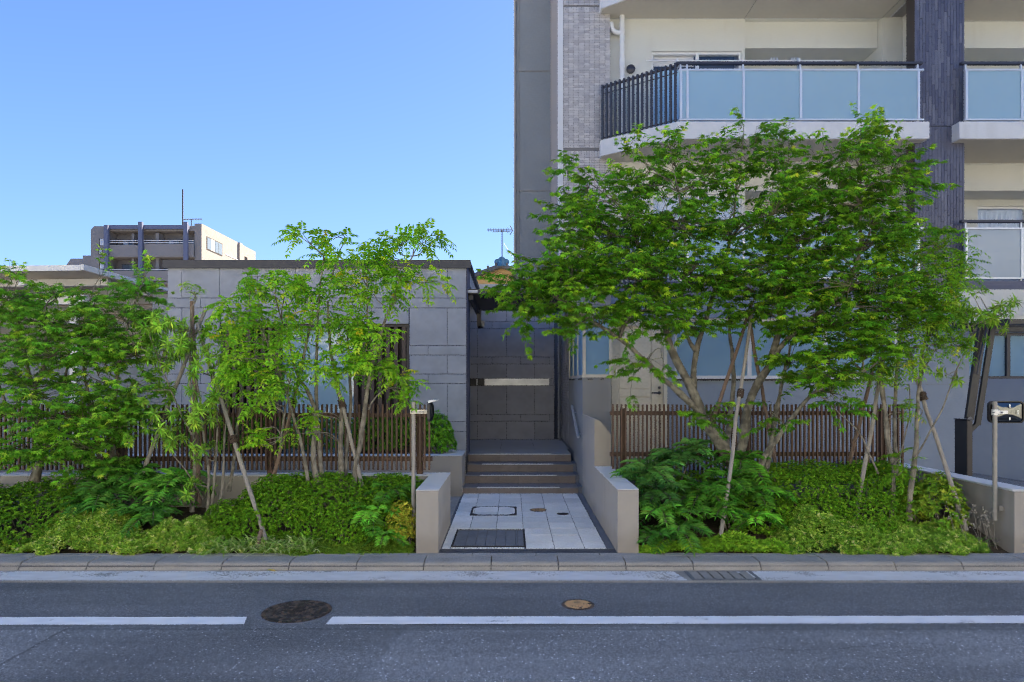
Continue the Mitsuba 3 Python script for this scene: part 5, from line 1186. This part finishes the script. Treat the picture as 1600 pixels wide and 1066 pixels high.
# ------------------------------------------------------------------ shrubs
def shrub(label, blobs, n, cb, cy, size, seed, name='shrub', cat='shrub', tmpl=SMALL, rosette=6, group=None, leaf='m_leaf_glossy', youth=.8, parent=None):
    """Rosettes of small leaves over and under the surface of several mounds. blobs: centre, radii."""
    rng = np.random.default_rng(seed); k = thing(name, label, cat, group)
    fo, tw = Fol(), MB()
    B = [(np.array(c, float), np.array(r, float)) for c, r in blobs]
    A_ = np.array([r[0] * r[1] + r[0] * r[2] + r[1] * r[2] for c, r in B]); A_ = A_ / A_.sum()
    for (c, r), w in zip(B, A_):
        m = int(n * w)
        q = nrm(rng.normal(0, 1, (m * 2, 3))); q = q[q[:, 2] > -.35][:m]
        depth = 1 - .30 * rng.random(len(q)) ** 1.7
        bump = 1 + .22 * (meshkit.fbm(q * 3.1 + seed, 3, seed) - .5) + .10 * (meshkit.noise(q * 9.0 + seed, seed) - .5)
        p = c + q * r * (depth * bump)[:, None]
        inside = np.zeros(len(p), bool)
        for c2, r2 in B:
            if c2 is not c: inside |= (((p - c2) / r2) ** 2).sum(1) < .62
        keep = ~inside & (p[:, 2] > soil(p[:, 0], np.minimum(p[:, 1], 7.6)) - .02 if c[1] < 8.5 else ~inside)
        p, q, dp = p[keep], q[keep], depth[keep]; g = nrm(q / r * r.mean() + [0, 0, .55] + rng.normal(0, .3, q.shape))
        ref = nrm(np.cross(g, rng.normal(0, 1, g.shape))); r2_ = np.cross(g, ref); yy = youth * rng.beta(1, 2.4, len(p))
        for i in range(rosette):
            a = 2 * np.pi * (i + rng.uniform(-.3, .3, len(p))) / rosette
            ld = ref * np.cos(a)[:, None] + r2_ * np.sin(a)[:, None] + g * rng.uniform(.15, 1.0, len(p))[:, None]
            fo.place(*tmpl, p, ld, g + rng.normal(0, .2, g.shape), size * rng.uniform(.7, 1.2, len(p)), colors(rng, len(p), cb, cy, yy * rng.uniform(.5, 1.3, len(p)), .26))
        for j in range(10):
            e = p[rng.integers(len(p))] if len(p) else c
            b = np.array([c[0] + rng.normal(0, r[0] * .25), c[1] + rng.normal(0, r[1] * .2), c[2] - r[2] * .9])
            tw.tube(spline([b, (b + e) / 2 + rng.normal(0, .03, 3), e], 6), np.linspace(.007, .003, 6), 4, cap=False)
    put('branch', tw, 'm_bark_grey', k, kind='stuff', smooth=True)
    fo.put('foliage', leaf, k)
    return k
ZG, ZY = (.036, .108, .013), (.125, .255, .028)
shrub('wide clipped azalea mound at the foot of the ash trees, left of the walkway wall', [((-2.86, 6.98, .20), (.30, .34, .30)), ((-2.35, 7.05, .38), (.48, .42, .36)), ((-1.80, 7.05, .40), (.46, .42, .36)), ((-1.28, 7.10, .40), (.38, .36, .34)), ((-2.55, 6.90, .22), (.36, .24, .28)), ((-1.95, 6.90, .24), (.36, .22, .26)), ((-1.62, 6.76, .20), (.26, .20, .24)), ((-1.30, 6.82, .24), (.26, .20, .26)), ((-2.0, 7.28, .50), (.8, .2, .24)), ((-1.2, 7.3, .52), (.34, .16, .20))], 17500, ZG, ZY, .0235, 71)
shrub('dark clipped azalea at the left edge under the maple', [((-5.0, 7.0, .30), (.45, .40, .36)), ((-4.45, 6.95, .30), (.42, .36, .34)), ((-4.85, 6.72, .18), (.40, .22, .26)), ((-5.5, 7.0, .34), (.40, .36, .36)), ((-4.9, 7.25, .42), (.55, .2, .26)), ((-6.2, 7.0, .34), (.45, .38, .36)), ((-7.0, 7.0, .34), (.5, .38, .36)), ((-7.9, 7.0, .34), (.5, .38, .36)), ((-8.8, 7.0, .34), (.5, .38, .36))], 14000, (.030, .095, .016), ZY, .0245, 72)
shrub('pale broad-leaved bush cut by the left picture edge', [((-5.28, 6.72, .38), (.16, .16, .34)), ((-5.55, 6.7, .30), (.2, .2, .34))], 420, (.10, .20, .03), (.25, .36, .06), .058, 73, tmpl=blade(.30), rosette=5)
shrub('wide clipped azalea mound on the right between the big maple and the slender trees', [((3.25, 7.25, .42), (.50, .42, .38)), ((3.0, 7.12, .40), (.42, .34, .36)), ((3.45, 7.1, .42), (.42, .34, .36)), ((3.80, 7.25, .46), (.42, .40, .40)), ((2.75, 7.35, .46), (.44, .40, .34)), ((3.05, 6.92, .26), (.44, .30, .32)), ((3.60, 6.95, .28), (.44, .30, .32)), ((2.55, 7.0, .30), (.36, .30, .30)), ((3.3, 7.6, .60), (.9, .25, .22)), ((4.1, 7.5, .55), (.34, .28, .24))], 20000, (.036, .110, .013), (.14, .27, .03), .0235, 74)
shrub('small azalea at the foot of the stair wall behind the fern-like shrubs', [((1.42, 7.65, .52), (.22, .22, .26)), ((1.70, 7.7, .50), (.24, .22, .24)), ((2.1, 7.7, .50), (.3, .2, .2))], 1000, (.045, .13, .016), (.15, .29, .03), .031, 75)
shrub('loose bush with larger mixed green and reddish leaves beside the right end wall', [((4.32, 6.95, .34), (.26, .26, .36)), ((4.5, 7.2, .44), (.2, .24, .3)), ((4.08, 7.0, .32), (.2, .22, .3))], 620, (.050, .120, .020), (.22, .30, .05), .055, 76, tmpl=blade(.26), rosette=5)
shrub('long dark green hedge behind the left slat fence', [((-4.6 + i * .52, 10.02, .86), (.42, .21, .38)) for i in range(7)], 4200, (.034, .100, .018), (.13, .24, .03), .036, 77, name='hedge', cat='hedge')
shrub('small round green bush at the corner of the grey panel building', [((-1.12, 9.98, .92), (.24, .20, .36)), ((-1.0, 9.95, .78), (.18, .16, .2))], 620, (.040, .135, .018), (.12, .28, .04), .046, 78, tmpl=LEAFLET, rosette=6)
shrub('yellow-green small-leaved bush at the foot of the left walkway wall', [((-1.08, 6.72, .26), (.15, .16, .26))], 330, (.13, .17, .03), (.28, .28, .06), .034, 79)

def mahonia(label, whorls, seed, cb=(.030, .105, .030), cy=(.10, .28, .06)):
    rng = np.random.default_rng(seed); k = thing('mahonia', label, 'shrub'); fo, stm = Fol(), MB()
    base = np.mean([w[0] for w in whorls], 0); base[2] = soil(np.array([base[0]]), np.array([base[1]]))[0] - .03
    for c, size, nf in whorls:
        c = np.asarray(c, float); b = base + rng.normal(0, .05, 3) * [1, 1, 0]
        stm.tube(spline([b, (b + c) / 2 + rng.normal(0, .03, 3), c], 8), np.linspace(.014, .008, 8), 7, cap=False)
        fresh = rng.random() < .3
        for i in range(nf):
            a = 2 * np.pi * (i * .381966 + rng.uniform(-.03, .03)); el = rng.uniform(-.05, .85)
            d = np.array([math.cos(a) * math.cos(el), math.sin(a) * math.cos(el), math.sin(el)]); L = size * rng.uniform(.8, 1.15)
            t = np.linspace(.16, 1, 11); rp = c + d * (L * t)[:, None] + np.c_[np.zeros((11, 2)), -.42 * L * t ** 2]
            tg = nrm(d + np.c_[np.zeros((11, 2)), -.84 * t]); sd = nrm(np.cross(tg, [0, 0, 1.0])); up = np.cross(sd, tg)
            stm.tube(rp, np.linspace(.0035, .0016, 11), 3, cap=False)
            ky = (rng.uniform(.5, 1) if fresh and el > .2 else rng.uniform(0, .35)) * np.ones(11)
            for s in (-1, 1):
                ld = nrm(tg * .62 + sd * s + up * .12 + rng.normal(0, .07, (11, 3)))
                fo.place(*NARROW, rp, ld, up, L * .41 * (1.05 - .45 * np.abs(t - .45)), colors(rng, 11, cb, cy, ky, .12))
            fo.place(*NARROW, rp[-1:], tg[-1:], up[-1:], L * .28, colors(rng, 1, cb, cy, ky[:1]))
    put('stem', stm, 'm_bark_grey', k, smooth=True); fo.put('frond', 'm_leaf_glossy', k, kind='stuff'); return k
mahonia('dark fern-like mahonia under the left maples', [(P(165, 765, 7.0), .36, 17), (P(140, 790, 6.85), .32, 14), (P(205, 745, 7.15), .36, 16), (P(205, 800, 6.85), .30, 13), (P(180, 735, 7.25), .3, 12)], 81)
mahonia('dark fern-like mahonia behind the light ground cover left of the narrow-leaved tree', [(P(255, 765, 7.1), .34, 16), (P(280, 750, 7.25), .30, 13), (P(240, 800, 6.8), .28, 12)], 82)
mahonia('green fern-like mahonia beside the left end wall of the walkway', [(P(612, 768, 6.95), .30, 16), (P(585, 800, 6.8), .30, 16), (P(560, 790, 6.9), .24, 11), (P(600, 838, 6.62), .24, 14)], 83, (.030, .10, .024), (.10, .28, .05))
mahonia('blue-green fern-like mahonia behind the right walkway wall', [(P(1018, 738, 7.3), .38, 18), (P(1062, 715, 7.5), .36, 16), (P(1030, 770, 7.0), .34, 15), (P(1085, 700, 7.6), .3, 12)], 84, (.026, .085, .032), (.07, .19, .07))
mahonia('dark fern-like mahonia at the kerb behind the right end wall of the walkway', [(P(1035, 800, 6.8), .32, 15), (P(1062, 826, 6.66), .30, 14), (P(1022, 838, 6.62), .24, 11), (P(1080, 800, 6.8), .3, 13)], 85)
mahonia('fresh green fern-like mahonia in front of the big maple trunk', [(P(1100, 768, 6.9), .36, 18), (P(1145, 750, 7.05), .34, 17), (P(1180, 770, 6.95), .34, 16), (P(1130, 795, 6.75), .28, 12), (P(1180, 810, 6.75), .28, 13), (P(1160, 720, 7.3), .32, 13)], 86, (.030, .105, .024), (.10, .30, .04))

# ------------------------------------------------------------------ ground covers
def cover(name, label, cat, x0, x1, y0, y1, h, n, cols, size, seed, edge=.1, tmpl=SMALL):
    rng = np.random.default_rng(seed); fo = Fol(); k = thing(name, label, cat); tag(k, kind='stuff')
    x, y = rng.uniform(x0, x1, n), rng.uniform(y0, y1, n)
    y = y + np.where(y < y0 + .12, .16 * (meshkit.noise(np.stack([x * 5, x * 0 + seed, x * 0], -1), seed) - .55), 0) + (y - y0) / (y1 - y0) * .35 * (meshkit.noise(np.stack([x * 3, x * 0 + seed, x * 0 + 3], -1), seed) - .5)
    e = np.minimum(np.minimum(x - x0, x1 - x), (y1 - y) * 2) / .25
    hh = h * (.10 + 1.7 * meshkit.fbm(np.stack([x * 3.3, y * 3.3, x * 0], -1), 3, seed) ** 1.5) * np.clip(e, .15, 1) * np.clip((y - y0 + .10) / .22, .2, 1)
    z = soil(x, y) + hh * (1 - .5 * rng.random(n) ** 2)
    p = np.stack([x, y - .05 * rng.random(n), z], -1)
    g = nrm(np.stack([rng.normal(0, .35, n), -.35 + rng.normal(0, .35, n), np.ones(n)], -1))
    ref = nrm(np.cross(g, rng.normal(0, 1, g.shape))); r2 = np.cross(g, ref); pick = rng.choice(len(cols), n, p=[c[1] for c in cols])
    C = np.array([c[0] for c in cols])[pick] * np.array([1.02, 1.08, 1.25])
    for i in range(6):
        a = 2 * np.pi * (i + rng.uniform(-.3, .3, n)) / 6
        ld = ref * np.cos(a)[:, None] + r2 * np.sin(a)[:, None] + g * rng.uniform(0, 1.2, n)[:, None]
        fo.place(*tmpl, p + g * rng.uniform(-.02, .02, (n, 1)), ld, g, size * rng.uniform(.7, 1.2, n), C * np.exp(rng.normal(0, .18, (n, 1))))
    v, f, c = np.vstack(fo.V), np.vstack(fo.F), np.vstack(fo.C)
    scene[k] = mikit.ply((v, f), 'm_leaf', smooth=False, color=c)
GC = [((.12, .205, .040), .44), ((.20, .275, .065), .26), ((.36, .39, .18), .12), ((.07, .14, .025), .18)]
cover('ground_cover', 'pale variegated ground cover along the kerb under the left trees', 'ground cover', -4.75, -2.85, 6.47, 6.95, .28, 6800, GC, .034, 91)
cover('ground_cover', 'dark low ground cover at the far left kerb', 'ground cover', -13.5, -4.65, 6.47, 6.80, .12, 6500, [((.08, .15, .03), .6), ((.16, .22, .05), .4)], .030, 92)
cover('ground_cover', 'bright yellow-green ground cover along the kerb right of the walkway', 'ground cover', 1.21, 2.75, 6.47, 6.72, .20, 3000, [((.11, .21, .025), .5), ((.18, .29, .04), .28), ((.06, .13, .02), .22)], .038, 93)
cover('ground_cover', 'pale variegated ground cover along the kerb at the right end', 'ground cover', 2.55, 4.55, 6.47, 7.0, .24, 6600, [((.11, .195, .036), .46), ((.18, .26, .06), .26), ((.33, .37, .16), .09), ((.06, .13, .025), .19)], .034, 94)
cover('moss', 'low mossy ground cover in front of the clipped azalea', 'ground cover', -2.5, -.95, 6.47, 6.80, .05, 4200, [((.06, .12, .02), .6), ((.11, .17, .03), .4)], .022, 95)
def tufts(label, spots, seed, cols, L=.26, nb=26, w=.010):
    rng = np.random.default_rng(seed); k = thing('grass_tufts', label, 'grass'); tag(k, kind='stuff'); V, Fc, C, n0 = [], [], [], 0
    for x, y in spots:
        for i in range(nb):
            a, el, l = rng.uniform(0, 2 * np.pi), rng.uniform(.7, 1.4), L * rng.uniform(.6, 1.15)
            d = np.array([math.cos(a) * math.cos(el), math.sin(a) * math.cos(el), math.sin(el)]); b = np.array([x + rng.normal(0, .03), y + rng.normal(0, .03), 0]); b[2] = soil(b[:1], b[1:2])[0]
            t = np.linspace(0, 1, 6); c = b + d * (l * t)[:, None] + np.c_[np.zeros((6, 2)), -.55 * l * t ** 2.2] + np.c_[np.cos(a) * .25 * l * t ** 2, np.sin(a) * .25 * l * t ** 2, t * 0]
            s = np.array([-math.sin(a), math.cos(a), 0]); ww = w * np.array([.7, 1, 1, .85, .55, .05])
            V.append(np.vstack([c - s * ww[:, None], c + s * ww[:, None]])); j = np.arange(5)
            Fc.append(np.vstack([np.stack([j, j + 1, j + 7], 1), np.stack([j, j + 7, j + 6], 1)]) + n0); n0 += 12
            C.append(np.tile(np.array(cols[rng.integers(len(cols))]) * math.exp(rng.normal(0, .2)), (12, 1)))
    scene[k] = mikit.ply((np.vstack(V), np.vstack(Fc)), 'm_leaf', smooth=False, color=np.vstack(C))
R_ = np.random.default_rng(5)
tufts('arching variegated grass tufts along the kerb left of the clipped azalea', [(-2.95 + .075 * i + R_.normal(0, .02), R_.uniform(6.49, 6.64)) for i in range(15)], 96, [(.36, .60, .10), (.75, .80, .36), (.52, .68, .20)], .31, 26)
tufts('dark green grass tufts in the ground cover at the right', [(2.72 + .08 * i + R_.normal(0, .03), R_.uniform(6.50, 6.66)) for i in range(16)] + [(4.3 + .07 * i, R_.uniform(6.52, 6.7)) for i in range(5)], 97, [(.12, .28, .06), (.20, .40, .08)], .24, 14, .007)
# seed heads of weeds by the right end wall
k = thing('weed', 'thin pale flowering weeds at the right end of the ground cover', 'weed'); tag(k, kind='stuff')
wm = MB(); wr = np.random.default_rng(8)
for i in range(16):
    x, y = wr.uniform(4.25, 4.72), wr.uniform(6.52, 6.75); b = np.array([x, y, .08]); e = b + [wr.normal(0, .08), wr.normal(0, .04), wr.uniform(.22, .42)]
    wm.tube(spline([b, (b + e) / 2 + wr.normal(0, .015, 3), e], 5), np.linspace(.003, .0015, 5), 4)
    for j in range(5):
        q = e + wr.normal(0, .022, 3); wm.tube([q, q + [.0, .0, .010]], .007, 6)
scene[k] = mikit.ply(wm.get(), 'm_stake_pale', smooth=True)
k = thing('fallen_leaf', 'single yellowed leaf lying at the foot of the kerb', 'leaf')
fo = Fol(); fo.place(*blade(.3, .1, .1), np.array([[-2.16, 6.09, .014], [-2.14, 6.085, .016]]), np.array([[1, .1, 0], [-.6, .3, .1]]), np.array([[0, 0, 1.0], [0, .2, 1]]), .06, np.array([[.30, .22, .05], [.24, .24, .06]]))
scene[k] = mikit.ply((np.vstack(fo.V), np.vstack(fo.F)), 'm_leaf', color=np.vstack(fo.C))

# ------------------------------------------------------------------ groups of like things
GROUPS = {'maple_tree': 'maple trees in the planting beds', 'ash_tree': 'feathery ash trees in the planting beds', 'mahonia': 'fern-like mahonias in the planting beds', 'slat_fence': 'brown slat fences behind the planting beds',
          'low_wall': 'low walls on both sides of the walkway', 'traffic_mirror': 'convex mirrors on poles at the wall ends', 'street_house': 'added houses across the street that bounce light', 'ground_cover': 'ground covers along the kerb', 'grass_tufts': 'grass tufts along the kerb'}
for k in labels:
    b = k[:-4] if k[-4:-3] == '_' and k[-3:].isdigit() else k
    if '__' not in k and b in GROUPS: labels[k]['group'] = GROUPS[b]
    if b == 'shrub' and 'azalea' in labels[k].get('label', ''): labels[k]['group'] = 'clipped azaleas in the planting beds'
